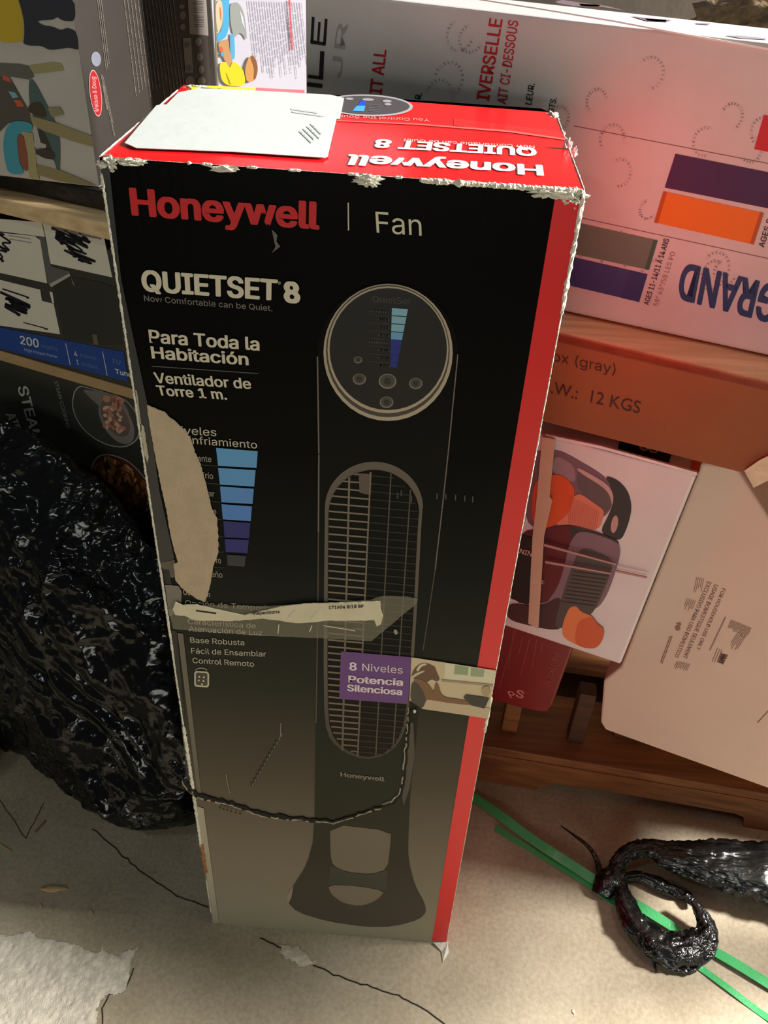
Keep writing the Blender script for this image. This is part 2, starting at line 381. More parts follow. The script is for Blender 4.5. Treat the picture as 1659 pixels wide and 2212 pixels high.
# faint ring pattern printed on the white card
rng = random.Random(3); rings = []
for i in range(34):
    cx = rng.uniform(720, 1680); cy = rng.uniform(40, 600); a = rng.uniform(16, 30); r0 = rng.uniform(0, 360)
    if cy < 40 + max(0, (cx - 1060) * .18) + 30: continue
    rings += stroke(PA, ell(cx, cy, a, a * 1.25, 15, 14, r0, r0 + 230), 6)
multi(PA, 'faint_ring_print', rings, mat('faint_print', (202, 195.5, 191.5), .45), big, 1)['kind'] = 'stuff'
TOPP = Plane((0, 0, zt), (0, 0, 1))
for pts, c in [([(1200, 4), (1215, 1), (1260, 8), (1310, 14), (1350, 24), (1300, 16), (1240, 14), (1205, 8)], (120, 100, 110)), ([(1250, 9), (1300, 12), (1290, 16), (1255, 14)], (210, 110, 110)),
               ([(1362, 36), (1395, 40), (1450, 45), (1440, 49), (1395, 46)], (120, 105, 115)), ([(1392, 41), (1440, 44), (1438, 48), (1400, 47)], (215, 110, 105)),
               ([(1502, 51), (1535, 52), (1530, 55), (1505, 53)], (130, 120, 130)), ([(1565, 78), (1600, 78), (1655, 84), (1655, 87), (1600, 84)], (150, 140, 150))]:
    flat(TOPP, 'stick_picture', pts, ink(c), big, 2)
prism('edge_wear', Plane(W(0, TA + .0012, 0), N), [(1000, -8), (1160, 16.5), (1330, 44.5), (1480, 73), (1660, 104), (1660, 108.5), (1480, 77), (1330, 48.5), (1160, 20), (1000, -5)], .003, mat('white_edge', (240, 238, 236), .3), big, 0)

# things behind the top of that carton
bundle_m = mat('brown_fibre', (120, 98, 70), .95, .45, 120, 1.0, 300)
def lump(name, c, r, m, seed, amp=.15, fr=14, sub=5, parent=None, flatz=True):
    bm = bmesh.new(); bmesh.ops.create_icosphere(bm, subdivisions=sub, radius=1)
    for v in bm.verts:
        d = v.co.normalized(); k = 1 + amp * noise.fractal(d * fr * .25 + Vector((seed, 0, 0)), 1, 2, 5)
        e = Vector((abs(d.x) ** .6 * (1 if d.x > 0 else -1), abs(d.y) ** .6 * (1 if d.y > 0 else -1), abs(d.z) ** .6 * (1 if d.z > 0 else -1)))
        p = Vector((e.x * r[0] * k, e.y * r[1] * k, e.z * r[2] * k))
        v.co = Vector(c) + U * p.x + N * p.y + Vector((0, 0, p.z))
    return link(name, bm_mesh(bm), m, parent, True)
o = lump('burlap_bundle', W(.42, -.24, .985), (.40, .10, .142), bundle_m, 4, .06, 40); tag(o, 'brown fibrous bundle behind the huge white carton at top right', 'bundle')
o = lump('dark_bundle', W(.55, -.47, 1.03), (.45, .07, .18), mat('black_fibre', (22, 20, 18), .9, .4, 90, 1.0, 200), 9, .1, 40); tag(o, 'black rough bundle in the top right corner behind the brown one', 'bundle')
# crumpled white sheet just peeking at the right edge
# toy carton at upper left
z_t0 = .8505
HP = Plane((0, 0, z_t0), (0, 0, 1))
cA = HP.px(-25, 377); cB = HP.px(215, 405)
dirL = (cA - cB); dirL.z = 0; Lw = dirL.length + .05; dirL.normalize(); nL = Vector((dirL.y, -dirL.x, 0));
if nL.dot(CAM - cB) < 0: nL = -nL
back = -nL
tops = Vector((0, 0, .33)); dep = .40
toy = thing('toy_carton', (cB + dirL * Lw / 2 + back * dep / 2), 'toy carton with wooden walker picture and dark printed side at upper left', 'box')
b4 = [cB, cB + back * dep, cB + back * dep + dirL * Lw, cB + dirL * Lw]
hexa('carton_body', b4, [p + tops for p in b4], mat('toy_white', (188, 182, 172), .45, .05, 14), toy, .0015)
PT = Plane(cB, nL); nS = -dirL; PS = Plane(cB, nS)
K4 = 5.267
for nm, pts, c in [
  ('printed_yellow', [(-60, -60), (190, -60), (210, 0), (250, 120), (275, 250), (275, 430), (250, 480), (-60, 480)], (190, 162, 50)),
  ('printed_trousers', [(200, -60), (845, -60), (870, 240), (740, 240), (690, 220), (655, 190), (610, 225), (410, 235), (500, 290), (600, 300), (700, 345), (770, 310), (880, 360), (905, 565), (860, 560), (790, 540), (700, 555), (560, 570), (480, 520), (330, 520), (260, 490), (280, 430), (280, 250), (250, 110), (215, 0)], (50, 52, 60)),
  ('printed_frame', [(-60, 712), (230, 725), (340, 750), (395, 870), (330, 905), (160, 875), (-60, 860)], (98, 96, 88)),
  ('printed_bar', [(330, 745), (600, 705), (700, 720), (735, 800), (390, 840)], (156, 146, 104)),
  ('printed_frame', [(-60, 860), (120, 880), (330, 1250), (385, 1450), (200, 1380), (100, 1400), (-60, 1560)], (84, 78, 70)),
  ('printed_block', [(40, 850), (110, 880), (140, 940), (35, 905)], (190, 90, 60)), ('printed_block', [(160, 1130), (240, 1140), (285, 1210), (205, 1215)], (190, 90, 60)),
  ('printed_block', [(100, 1035), (180, 1050), (215, 1105), (150, 1115)], (120, 165, 180)),
  ('printed_leg', [(330, 900), (390, 900), (560, 1230), (640, 1400), (690, 1550), (690, 1950), (650, 1930), (520, 1640), (420, 1400), (340, 1200)], (78, 98, 94)),
  ('printed_leg', [(420, 1450), (520, 1500), (600, 1700), (600, 1800), (480, 1640)], (60, 60, 50)),
  ('printed_gap', [(385, 1410), (425, 1430), (470, 1620), (530, 1640), (530, 1680), (400, 1670)], (176, 170, 160)),
  ('printed_gap', [(415, 1750), (620, 1820), (655, 1930), (430, 1860)], (176, 170, 160)),
  ('printed_wheel', [(50, 1560), (80, 1450), (140, 1390), (220, 1365), (380, 1400), (375, 1500), (230, 1500), (200, 1560), (210, 1700), (230, 1850), (300, 1980), (100, 1975), (60, 1800), (45, 1680)], (70, 150, 168)),
  ('printed_hub', [(200, 1520), (270, 1530), (330, 1700), (330, 1950), (280, 1930), (220, 1800)], (140, 82, 60)),
  ('printed_bar', [(270, 1490), (380, 1510), (415, 1720), (425, 1900), (460, 2040), (340, 2020), (325, 1750)], (166, 154, 112)),
  ('printed_bar', [(350, 1310), (640, 1390), (1058, 1545), (1078, 1670), (800, 1590), (500, 1480), (380, 1410)], (150, 138, 98)),
  ('printed_bar', [(430, 1860), (690, 1930), (1115, 2108), (900, 2090), (700, 2060), (430, 1980)], (140, 128, 88)),
  ('printed_bar', [(550, 1220), (690, 1215), (740, 1300), (600, 1330)], (140, 134, 100)),
  ('printed_knob', [(400, 1160), (480, 1160), (560, 1350), (350, 1290), (325, 1200)], (70, 60, 48)),
  ('printed_knob', [(410, 1690), (600, 1690), (650, 1810), (520, 1800), (420, 1740)], (68, 58, 48))]:
    toy_l = 2 + len([1 for _ in toy.children]) * .4
    flat(PT, nm, pts, ink(c), toy, toy_l, (0, 0), K4)
dk = mat('toy_dark_side', (44, 39, 35), .6, .06, 20, spec=.2)
pA = cB + Vector((0, 0, .002)) - back * .0004; pB = cB + back * (dep - .002)
me = pymesh('s', [pA + nS * .0003, pB + nS * .0003, pB + nS * .0003 + tops - Vector((0, 0, .004)), pA + nS * .0003 + tops - Vector((0, 0, .004))], [(0, 1, 2, 3)])
link('side_print', me, dk, toy)
flat(PS, 'logo_border', ell(204.8, 201, 12.6, 51, -7), ink((160, 120, 112)), toy, 4)
flat(PS, 'logo_oval', ell(204.8, 201, 11.2, 48.5, -7), ink((128, 12, 18)), toy, 5)
text(PS, 'Melissa & Doug', (211, 240), (203, 166), (202, 240), ink((170, 130, 126)), toy, 0, 6)
flat(PS, 'age_badge', ell(206, 127.5, 10.5, 16, -5), ink((100, 102, 112)), toy, 4)
fp = ink((88, 82, 74))
fine(PS, (217, 0), (238, 170), (209, 0), 3, fp, toy, 4, 1.5, 2, .2)
fine(PS, (221, 165), (250, 300), (216, 160), 3, fp, toy, 4, 1.2, 5, .4)
fine(PS, (217, 163), (230, 243), (219, 163), 2, fp, toy, 4, 1.5, 6, .1)
fine(PS, (266, -4), (294, 215), (372, -4), 15, fp, toy, 4, 1.6, 3, .15)
flat(PS, 'barcode_label', [(404, -5), (444, -5), (449, 77), (408, 73)], ink((108, 102, 96)), toy, 4)
multi(PS, 'barcode', [[(415 + .04 * y, y), (437 + .04 * y, y + 1), (437 + .04 * y, y + 2.2), (415 + .04 * y, y + 1.2)] for y in [2, 6, 9, 14, 18, 21, 26, 33, 36, 40, 43, 47, 52, 56]], ink((60, 55, 51)), toy, 5)
multi(PS, 'icon_print', [ell(391, 14, 6, 5, 0, 14), ell(393, 33, 7, 9, 0, 14), ell(393, 58, 6, 7, 0, 14), ell(427, 90, 7, 9, 0, 14), ell(430, 123, 7, 9, 0, 14), ell(433, 150, 6, 9, 0, 14), ell(409, 175, 10, 11, 0, 14), ell(434, 175, 9, 9, 0, 14)], ink((84, 78, 71)), toy, 4)
flat(PS, 'icon_panel', [(393, 82), (411, 81), (416, 157), (399, 156)], ink((96, 91, 84)), toy, 4)
multi(PS, 'icon_print', [ell(402, 96, 6, 7, 0, 14), ell(407, 147, 6, 8, 0, 14)], ink((58, 54, 50)), toy, 5)
# black wrapped tray under it
tray_m = mat('black_wrap', (34, 31, 27), .3, .4, 25, .6, 60)
rbox('black_tray', SZ(-80, 400, 0)[0], SZ(300, 440, 0)[0], -.19, -.006, .8245, .8500, tray_m, None, .004)
bpy.data.objects['black_tray'].name = 'wrapped_tray'
tag(bpy.data.objects['wrapped_tray'], 'flat black plastic-wrapped tray under the toy carton at left', 'tray')

# lavender white carton right of the toy carton
lp0 = RP(-.20).px(466, 190); lp0.z = 0; ly = radians(9); lu = Vector((cos(ly), sin(ly), 0)); lnn = Vector((sin(ly), -cos(ly), 0)); PL = Plane(lp0, lnn)
lav = thing('picture_carton', lp0 + lu * .15 - lnn * .06 + Vector((0, 0, .8265)), 'pale carton with upside-down child picture and fine print, beside the toy carton', 'box')
def lv(a, b, z): return lp0 + lu * a - lnn * b + Vector((0, 0, z))
hexa('carton_body', [lv(0, 0, .8265), lv(.26, 0, .8265), lv(.26, .11, .8265), lv(0, .11, .8265)], [lv(0, 0, 1.22), lv(.26, 0, 1.22), lv(.26, .11, 1.22), lv(0, .11, 1.22)], mat('lavender_print', (206, 203, 214), .4, .03, 14), lav, .002)
line(PL, 'edge_line', (464.5, -20), (471, 190), 3, ink((150, 140, 115)), lav, 2)
K5 = 5.18
for i, (nm, pts, c) in enumerate([
  ('printed_wheel', [(500, -60), (600, -60), (600, 250), (575, 400), (500, 460), (450, 455), (455, 400), (515, 330), (530, 150)], (84, 172, 216)),
  ('printed_hub', [(440, 30), (510, -20), (530, 150), (515, 300), (460, 380)], (214, 196, 160)),
  ('printed_hub', [(490, 60), (510, 120), (510, 250), (495, 180)], (214, 120, 80)),
  ('printed_handle', [(600, 45), (680, 15), (740, 80), (775, 200), (800, 470), (740, 370), (690, 375), (650, 440), (610, 250)], (156, 160, 156)),
  ('printed_gap', [(715, 110), (750, 190), (775, 330), (740, 250)], (222, 222, 232)),
  ('printed_blue', [(605, 350), (655, 400), (664, 640), (640, 670), (610, 640)], (92, 172, 214)),
  ('printed_arm', [(460, 470), (590, 425), (600, 560), (640, 690), (610, 780), (560, 700), (520, 620)], (196, 150, 104)),
  ('printed_block', [(480, 520), (520, 520), (530, 580), (490, 575)], (216, 104, 66)), ('printed_block', [(500, 590), (535, 580), (545, 625), (510, 630)], (84, 172, 200)),
  ('printed_shirt', [(480, 710), (560, 680), (600, 770), (640, 670), (760, 770), (785, 970), (520, 950)], (226, 208, 44)),
  ('printed_fold', [(555, 800), (575, 830), (620, 940), (600, 945)], (170, 148, 30)),
  ('printed_head', [(770, 770), (810, 645), (860, 610), (905, 680), (920, 780), (890, 900), (790, 920)], (206, 150, 92)),
  ('printed_hair', [(830, 630), (860, 610), (905, 680), (920, 780), (890, 890), (870, 880), (880, 760)], (140, 92, 60))]):
    flat(PL, nm, pts, ink(c), lav, 2 + i * .5, (380, 0), K5)
lp = ink((160, 154, 166))
fine(PL, (536, 2), (555, 170), (650, 5), 22, lp, lav, 3, 1.3, 11, .35)
fine(PL, (624, 0), (630, 110), (626, 0), 2, ink((206, 90, 100)), lav, 5, 2.0, 12, .05)

# audio carton at left under the beam
TS = .012; PSt = RP(TS); zt0 = SZ(140, 797, TS)[1]
st = thing('speaker_carton', W(-.55, -.1, .53), 'dark audio carton with scribbled white labels and blue band, left under shelf beam', 'box')
zs1 = SZ(100, 480, TS)[1]
sLft = -.98 + .03
rbox('carton_body', -.91, -.30, -.22, TS, zt0, min(.783, zs1), mat('audio_dark', (50, 49, 44), .45, .2, 8), st)
C3 = ((0, 380), 3.95)
lab = mat('label_paper', (214, 208, 192), .55, .04, 10)
flat(PSt, 'paper_label', [(366, 398), (889, 522), (960, 865), (430, 748), (400, 560)], lab, st, 2, *C3)
flat(PSt, 'paper_label', [(-150, 352), (360, 396), (385, 520), (-250, 440)], lab, st, 2, *C3)
flat(PSt, 'paper_label', [(-250, 440), (0, 482), (300, 512), (345, 545), (405, 915), (0, 825), (-250, 770)], lab, st, 3, *C3)
flat(PSt, 'paper_label', [(-250, 835), (0, 885), (345, 970), (360, 1065), (460, 1090), (515, 1350), (0, 1275), (-250, 1220)], lab, st, 2, *C3)
flat(PSt, 'gap_print', [(425, 985), (450, 990), (465, 1085), (448, 1082)], lab, st, 3, *C3)
flat(PSt, 'grey_panel', [(335, 520), (385, 520), (440, 770), (600, 815), (600, 830), (430, 930), (408, 915)], ink((92, 92, 88)), st, 2.6, *C3)
flat(PSt, 'highlight_print', [(425, 920), (595, 830), (607, 850), (440, 948)], ink((170, 168, 156)), st, 4, *C3)
flat(PSt, 'product_panel', [(460, 940), (620, 860), (850, 900), (1020, 960), (1040, 1440), (860, 1440), (545, 1390)], ink((44, 45, 38)), st, 2, *C3)
flat(PSt, 'highlight_print', [(610, 860), (640, 920), (640, 945), (620, 910)], ink((110, 108, 98)), st, 4, *C3)
flat(PSt, 'highlight_print', [(790, 1350), (830, 1350), (845, 1440), (805, 1435)], ink((96, 92, 80)), st, 4, *C3)
marker = ink((26, 25, 34), .5)
def scrib(cx, cy, w_, h_, n, rot, seed, wd, lay=4):
    rnd = random.Random(seed); pts = []
    for i in range(n):
        t = i / (n - 1); sx = (1 if i % 2 else -1) * rnd.uniform(.55, 1)
        x = sx * w_ / 2; y = (t - .5) * h_ + rnd.uniform(-.12, .12) * h_ ; r = radians(rot)
        pts.append((cx + x * cos(r) - y * sin(r), cy + x * sin(r) + y * cos(r)))
    sm = []
    for i in range(len(pts) - 1):
        a, b = pts[i], pts[i + 1]; mx = (a[0] + b[0]) / 2; my = (a[1] + b[1]) / 2
        pr = pts[i - 1] if i else a
        for k in range(5):
            t = k / 5; c0 = ((pr[0] + a[0]) / 2, (pr[1] + a[1]) / 2)
            sm.append(((1 - t) ** 2 * c0[0] + 2 * t * (1 - t) * a[0] + t * t * mx, (1 - t) ** 2 * c0[1] + 2 * t * (1 - t) * a[1] + t * t * my))
    sm = [(p[0] / 3.95, 380 + p[1] / 3.95) for p in sm]
    multi(PSt, 'marker_scribble', stroke(PSt, sm, wd), marker, st, lay)
scrib(640, 600, 420, 200, 15, 26, 1, 3.6); scrib(600, 560, 340, 130, 13, 30, 11, 3); scrib(520, 520, 200, 90, 9, 28, 2, 5); scrib(740, 720, 420, 60, 6, 20, 3, 4.5); scrib(720, 540, 200, 70, 6, 30, 8, 2.5)
scrib(20, 640, 190, 200, 11, 24, 4, 4); scrib(20, 500, 130, 30, 4, 5, 9, 3)
scrib(150, 1110, 420, 130, 15, 22, 5, 5.5); scrib(180, 1020, 360, 30, 3, 16, 6, 3); scrib(330, 1290, 380, 20, 3, 13, 7, 2)
fine(PSt, (112, 494), (222, 516), (112, 490), 2, ink((110, 104, 100)), st, 4, 3, 8, .1)
fine(PSt, (20, 508), (68, 516), (22, 516), 2, ink((150, 144, 136)), st, 4, 2, 18, .1)
flat(PSt, 'blue_band', [(-150, 1262), (0, 1290), (1060, 1500), (1095, 1755), (0, 1472), (-150, 1434)], ink((30, 66, 142)), st, 3, *C3)
lb = ink((205, 208, 210)); lb2 = ink((96, 120, 168))
def t3(s, a, b, t, m, bold=.0): text(PSt, s, (a[0] / 3.95, 380 + a[1] / 3.95), (b[0] / 3.95, 380 + b[1] / 3.95), (t[0] / 3.95, 380 + t[1] / 3.95), m, st, bold, 5)
t3('200', (180, 1428), (340, 1462), (172, 1358), lb, .02); t3('watts', (358, 1464), (500, 1492), (352, 1425), lb2)
t3('High Output Power', (215, 1490), (500, 1553), (212, 1465), ink((150, 168, 200)), .01)
t3('4', (640, 1530), (668, 1537), (634, 1490), lb, .01); t3('inputs', (690, 1540), (828, 1570), (685, 1505), lb2)
t3('1', (662, 1602), (680, 1606), (655, 1562), lb, .01); t3('output', (698, 1612), (845, 1645), (693, 1575), lb2)
t3('FM', (972, 1600), (1042, 1616), (962, 1555), lb2); t3('Tuner', (990, 1682), (1160, 1722), (984, 1640), lb, .02)
for a, b in [((565, 1425), (605, 1610)), ((880, 1495), (920, 1700))]:
    line(PSt, 'divider_line', (a[0] / 3.95, 380 + a[1] / 3.95), (b[0] / 3.95, 380 + b[1] / 3.95), 1.4, lb, st, 5)
ztan1 = zt0 - .0006; ztan0 = SZ(140, 819, TS)[1]
tg = rbox('cardboard_sheet', -.915, -.29, -.24, TS + .001, ztan0, ztan1, mat('tan_card', (168, 140, 98), .7, .1, 20)); tag(tg, 'tan cardboard layer between audio carton and black fryer carton', 'cardboard')

# fryer carton "STEAM"
TV = .008; PV = RP(TV)
fr = thing('fryer_carton', W(-.6, -.1, 0), 'black fryer carton with round food pictures behind the trash bag', 'box')
rbox('carton_body', -.915, -.262, -.24, TV, 0.001, ztan0 - .0006, mat('fryer_black', (46, 47, 40), .42, .12, 6), fr)
C6 = ((0, 800), 3.161); tgr = ink((188, 188, 180))
def t6(s, a, b, t, m, bold=.0, lay=5): text(PV, s, (a[0] / 3.161, 800 + a[1] / 3.161), (b[0] / 3.161, 800 + b[1] / 3.161), (t[0] / 3.161, 800 + t[1] / 3.161), m, fr, bold, lay)
t6('STEAM', (122, 110), (228, 490), (188, 100), tgr, .02, 3); t6('AIR', (38, 296), (90, 420), (100, 280), tgr, .02, 3)
t6('STEAM COOKING', (372, 75), (458, 396), (396, 70), ink((120, 118, 112)), .01, 3); t6('CAJUN BOIL', (508, 598), (562, 806), (534, 594), ink((110, 106, 100)), .01, 3)
c1 = [(600, 80), (545, 85), (505, 140), (490, 230), (510, 310), (560, 395), (640, 465), (740, 515), (850, 530), (930, 490), (965, 420), (955, 330), (910, 250), (840, 180), (760, 130), (680, 95)]
c2 = [(750, 568), (680, 575), (635, 620), (618, 700), (632, 790), (680, 870), (750, 930), (830, 970), (930, 985), (1010, 960), (1050, 890), (1040, 810), (990, 730), (930, 660), (860, 605)]
c3 = [(770, 1030), (860, 1022), (950, 1060), (1030, 1120), (1080, 1200), (1100, 1300), (1060, 1380), (900, 1330), (800, 1200), (770, 1100)]
def shrink(P, k):
    cx = sum(p[0] for p in P) / len(P); cy = sum(p[1] for p in P) / len(P); return [(cx + (p[0] - cx) * k, cy + (p[1] - cy) * k) for p in P]
_cl = lambda P: [(x, max(y, (819 + (x / 3.161 - 140) * .27 + 4 - 800) * 3.161)) for x, y in P]
c1 = _cl(c1)
for P_, ringc, fillc in [(c1, (150, 148, 142), (58, 58, 52)), (c2, (160, 140, 132), (70, 38, 22)), (c3, (96, 84, 78), (44, 26, 20))]:
    flat(PV, 'picture_ring', P_, ink(ringc), fr, 2, *C6); flat(PV, 'food_picture', shrink(P_, .965), ink(fillc), fr, 3, *C6)
flat(PV, 'printed_steam', [(560, 125), (650, 140), (760, 150), (860, 230), (900, 330), (800, 300), (690, 250), (620, 190)], ink((108, 106, 98)), fr, 4, *C6)
flat(PV, 'printed_bowl', ell(800, 345, 95, 175, -32), ink((122, 114, 108)), fr, 5, *C6)
flat(PV, 'printed_bowl', ell(790, 320, 78, 145, -32), ink((98, 84, 78)), fr, 6, *C6)
rs = random.Random(5)
multi(PV, 'printed_shrimp', [ell(770 + rs.uniform(-50, 60), 300 + rs.uniform(-110, 120), rs.uniform(14, 28), rs.uniform(22, 40), rs.uniform(0, 180), 10) for _ in range(16)], ink((168, 118, 98)), fr, 7, *C6)['kind'] = 'stuff'
multi(PV, 'printed_shrimp', [ell(770 + rs.uniform(-50, 60), 300 + rs.uniform(-110, 120), rs.uniform(6, 14), rs.uniform(12, 26), rs.uniform(0, 180), 10) for _ in range(14)], ink((196, 160, 138)), fr, 8, *C6)['kind'] = 'stuff'
def inside(p, P):
    c = False
    for i in range(len(P)):
        a, b = P[i], P[i - 1]
        if (a[1] > p[1]) != (b[1] > p[1]) and p[0] < (b[0] - a[0]) * (p[1] - a[1]) / (b[1] - a[1]) + a[0]: c = not c
    return c
for col_, n_, sz, l_ in [((122, 66, 30), 34, (26, 55), 4), ((156, 106, 62), 22, (16, 40), 5), ((182, 140, 88), 12, (8, 24), 6), ((110, 104, 40), 6, (8, 26), 7)]:
    ps = []
    while len(ps) < n_:
        x, y = rs.uniform(630, 1040), rs.uniform(580, 980); e = ell(x, y, rs.uniform(*sz) * .45, rs.uniform(*sz), rs.uniform(-60, 20), 10)
        if all(inside(q, shrink(c2, .95)) for q in e): ps.append(e)
    multi(PV, 'printed_fries', ps, ink(col_), fr, l_, *C6)['kind'] = 'stuff'

# brown carton under beam at right
TB = .075; PB = RP(TB)
zb1 = SZ(1240, 748, TB)[1]; zb0 = SZ(1400, 970, TB)[1]; sbr = SZ(1612, 1024, TB)[0]
kraft = mat('kraft_brown', (136, 79, 42), .75, .08, 12, .2, 120)
bc = thing('brown_carton', W(.2, -.05, zb0), 'plain brown carton marked 12 KGS under the right shelf beam', 'box')
rbox('front_flap', .0, .70, TB - .004, TB, zb0 + .0005, zb1, kraft, bc, .0008)
bc['label'] = 'plain brown carton marked 12 KGS under the right shelf beam'
rbox('carton_body', .0, .70, -.22, TB - .0045, zb0 + .0005, .8025, kraft, bc, .002)
bt = ink((58, 26, 14))
text(PB, 'ox (gray)', (1194, 779), (1329, 808), (1195, 758), bt, bc, .004)
text(PB, '.W.:  12 KGS', (1190, 849), (1381, 893), (1193, 824), bt, bc, .004)
prism('clear_tape', Plane(W(0, TB + .004, 0), N), [(1608, 1017), (1640, 995), (1700, 965), (1700, 1030), (1655, 1040), (1628, 1054)], .0012, mat('clear_tape', (214, 196, 166), .25, .12, 60, .8, 90), bc, 0)

# air fryer carton in cling film
TF = .062; PF = RP(TF)
zf1 = zb0 - .0005; zf0 = SZ(1340, 1436, TF)[1]; sfr = SZ(1505, 1026, TF)[0]; sfl = .0; sfb = SZ(1340, 1436, TF)[0]
fz_t = SZ(1505, 1026, TF)[1]
af = thing('air_fryer_carton', W(.07, -.1, zf0), 'film-wrapped white air fryer carton with orange food picture below brown carton', 'box')
afw = mat('wrapped_white', (214, 202, 206), .28, .04, 16, .25, 30, coat=.6)
hexa('carton_body', [W(sfl, TF, zf0), W(sfb, TF, zf0), W(sfb, -.15, zf0), W(sfl, -.15, zf0)], [W(sfl, TF, fz_t), W(sfr, TF, fz_t), W(sfr, -.15, min(zf1, fz_t)), W(sfl, -.15, min(zf1, fz_t))], afw, af, .003)
C5 = ((1060, 900), 4.097)
for i, (nm, pts, c) in enumerate([
  ('printed_lid', [(300, 420), (390, 300), (560, 290), (660, 315), (1010, 520), (1090, 640), (1060, 850), (880, 960), (500, 980), (300, 960)], (118, 88, 100)),
  ('printed_highlight', [(560, 330), (740, 420), (760, 600), (540, 500)], (150, 118, 128)),
  ('printed_handle', [(1010, 515), (1130, 560), (1220, 660), (1252, 800), (1220, 950), (1150, 1110), (960, 1030), (1050, 860), (1095, 720), (1060, 610)], (52, 46, 48)),
  ('printed_glass', [(770, 450), (1060, 640), (1090, 740), (1040, 860), (930, 780), (765, 640)], (98, 80, 84)),
  ('printed_highlight', [(770, 440), (1000, 570), (1070, 640), (1090, 720), (1075, 790), (1060, 700), (1000, 620), (770, 480)], (196, 156, 156)),
  ('printed_knob', ell(1097, 948, 30, 78, 10), (190, 150, 145)),
  ('printed_basket', [(760, 650), (930, 770), (1015, 830), (960, 1015), (720, 945), (560, 960), (660, 860)], (216, 124, 100)),
  ('printed_food', [(380, 560), (545, 505), (640, 515), (720, 590), (750, 660), (710, 820), (660, 880), (560, 960), (480, 985), (360, 950)], (214, 78, 36)),
  ('printed_body', [(240, 1020), (480, 980), (720, 950), (900, 1010), (780, 1120), (690, 1330), (600, 1580), (430, 1665), (160, 1630)], (92, 22, 32)),
  ('printed_shadow', [(700, 1000), (740, 955), (960, 1020), (1140, 1100), (1130, 1130), (780, 1010), (720, 1080)], (54, 44, 46)),
  ('printed_mauve', [(790, 990), (1130, 1100), (1152, 1180), (1130, 1300), (1040, 1560), (960, 1680), (900, 1700), (440, 1680), (500, 1640), (600, 1500), (660, 1300), (700, 1110)], (128, 100, 114)),
  ('printed_base', [(150, 1640), (440, 1680), (640, 1560), (640, 1870), (540, 1880), (420, 1860), (140, 1790)], (66, 34, 40)),
  ('printed_grille', [(860, 1150), (1080, 1250), (1080, 1330), (1020, 1500), (900, 1760), (640, 1870), (560, 1850), (640, 1560), (730, 1290), (790, 1170)], (80, 70, 68)),
  ('printed_nugget', [(700, 1680), (760, 1665), (800, 1720), (900, 1755), (950, 1830), (1010, 1870), (1000, 1960), (940, 2045), (820, 2040), (640, 1950), (635, 1850), (660, 1770)], (224, 124, 76)),
  ('printed_nugget', [(770, 1800), (900, 1755), (950, 1830), (1010, 1870), (1000, 1960), (940, 2045), (820, 2040), (740, 1990)], (206, 92, 52)),
  ('printed_panel', [(270, 1040), (370, 1060), (420, 1300), (330, 1660), (180, 1600)], (24, 16, 20))]):
    flat(PF, nm, pts, ink(c), af, 2 + i * .4, *C5)
multi(PF, 'printed_slots', [[(740 - i * 13, 1360 + i * 33), (1040 - i * 14, 1400 + i * 33), (1038 - i * 14, 1406 + i * 33), (740 - i * 13, 1366 + i * 33)] for i in range(9)], ink((58, 50, 50)), af, 9, *C5)
multi(PF, 'printed_slots', [[(700 + i * 16, 700 + i * 8), (704 + i * 16, 700 + i * 8), (694 + i * 15, 945 + i * 4), (690 + i * 15, 945 + i * 4)] for i in range(17)], ink((196, 96, 78)), af, 9, *C5)
text(PF, 'NINJA', (1123, 1192), (1168, 1205), (1126, 1182), ink((222, 170, 165)), af, .01, 10)
text(PF, 'E', (1171, 1258), (1177, 1259), (1172, 1250), ink((190, 140, 140)), af, .01, 10)
film = mat('film_highlight', (226, 206, 206), .2, .1, 50, .5, 60, coat=1)
prism('top_edge_highlight', Plane(W(0, TF + .0018, 0), N), [(1178, 938), (1300, 964), (1420, 997), (1506, 1021), (1505, 1027), (1420, 1003), (1300, 970), (1178, 944)], .003, film, af, 0)  # pale strip paints the highlight along the wrapped top edge
strap_m = mat('beige_strap', (196, 160, 138), .4, .06, 30)
prism('packing_strap', Plane(W(0, TF + .007, 0), N), [(1171, 944), (1199, 949), (1187, 1073), (1193, 1081), (1175, 1159), (1163, 1359), (1141, 1347), (1150, 1163), (1160, 1070)], .0012, strap_m, af, 0)
for pts in ([(1175, 1175), (1330, 1218), (1333, 1222), (1175, 1180)], [(1178, 1212), (1320, 1238), (1320, 1241), (1178, 1217)], [(1330, 1232), (1398, 1247), (1397, 1250), (1330, 1236)]):
    prism('film_crease', Plane(W(0, TF + .0065, 0), N), pts, .0015, mat('crease', (176, 132, 134), .25), af, 0)
TPF = Plane((0, 0, fz_t), (0, 0, 1))
flat(TPF, 'black_label', [(1338, 952), (1450, 982), (1444, 1003), (1334, 974)], ink((18, 16, 18)), af, 4)
multi(TPF, 'lettering', [stroke(TPF, [(1382, 966), (1384, 971), (1389, 974), (1395, 974), (1398, 970)], 5)[i] for i in range(4)] + [stroke(TPF, [(1402, 970), (1404, 976), (1410, 979), (1416, 979), (1419, 975)], 5)[i] for i in range(4)], ink((225, 215, 210)), af, 6)
flat(TPF, 'orange_label', [(1494, 995), (1513, 1000), (1510, 1022), (1491, 1017)], ink((206, 84, 30)), af, 4)

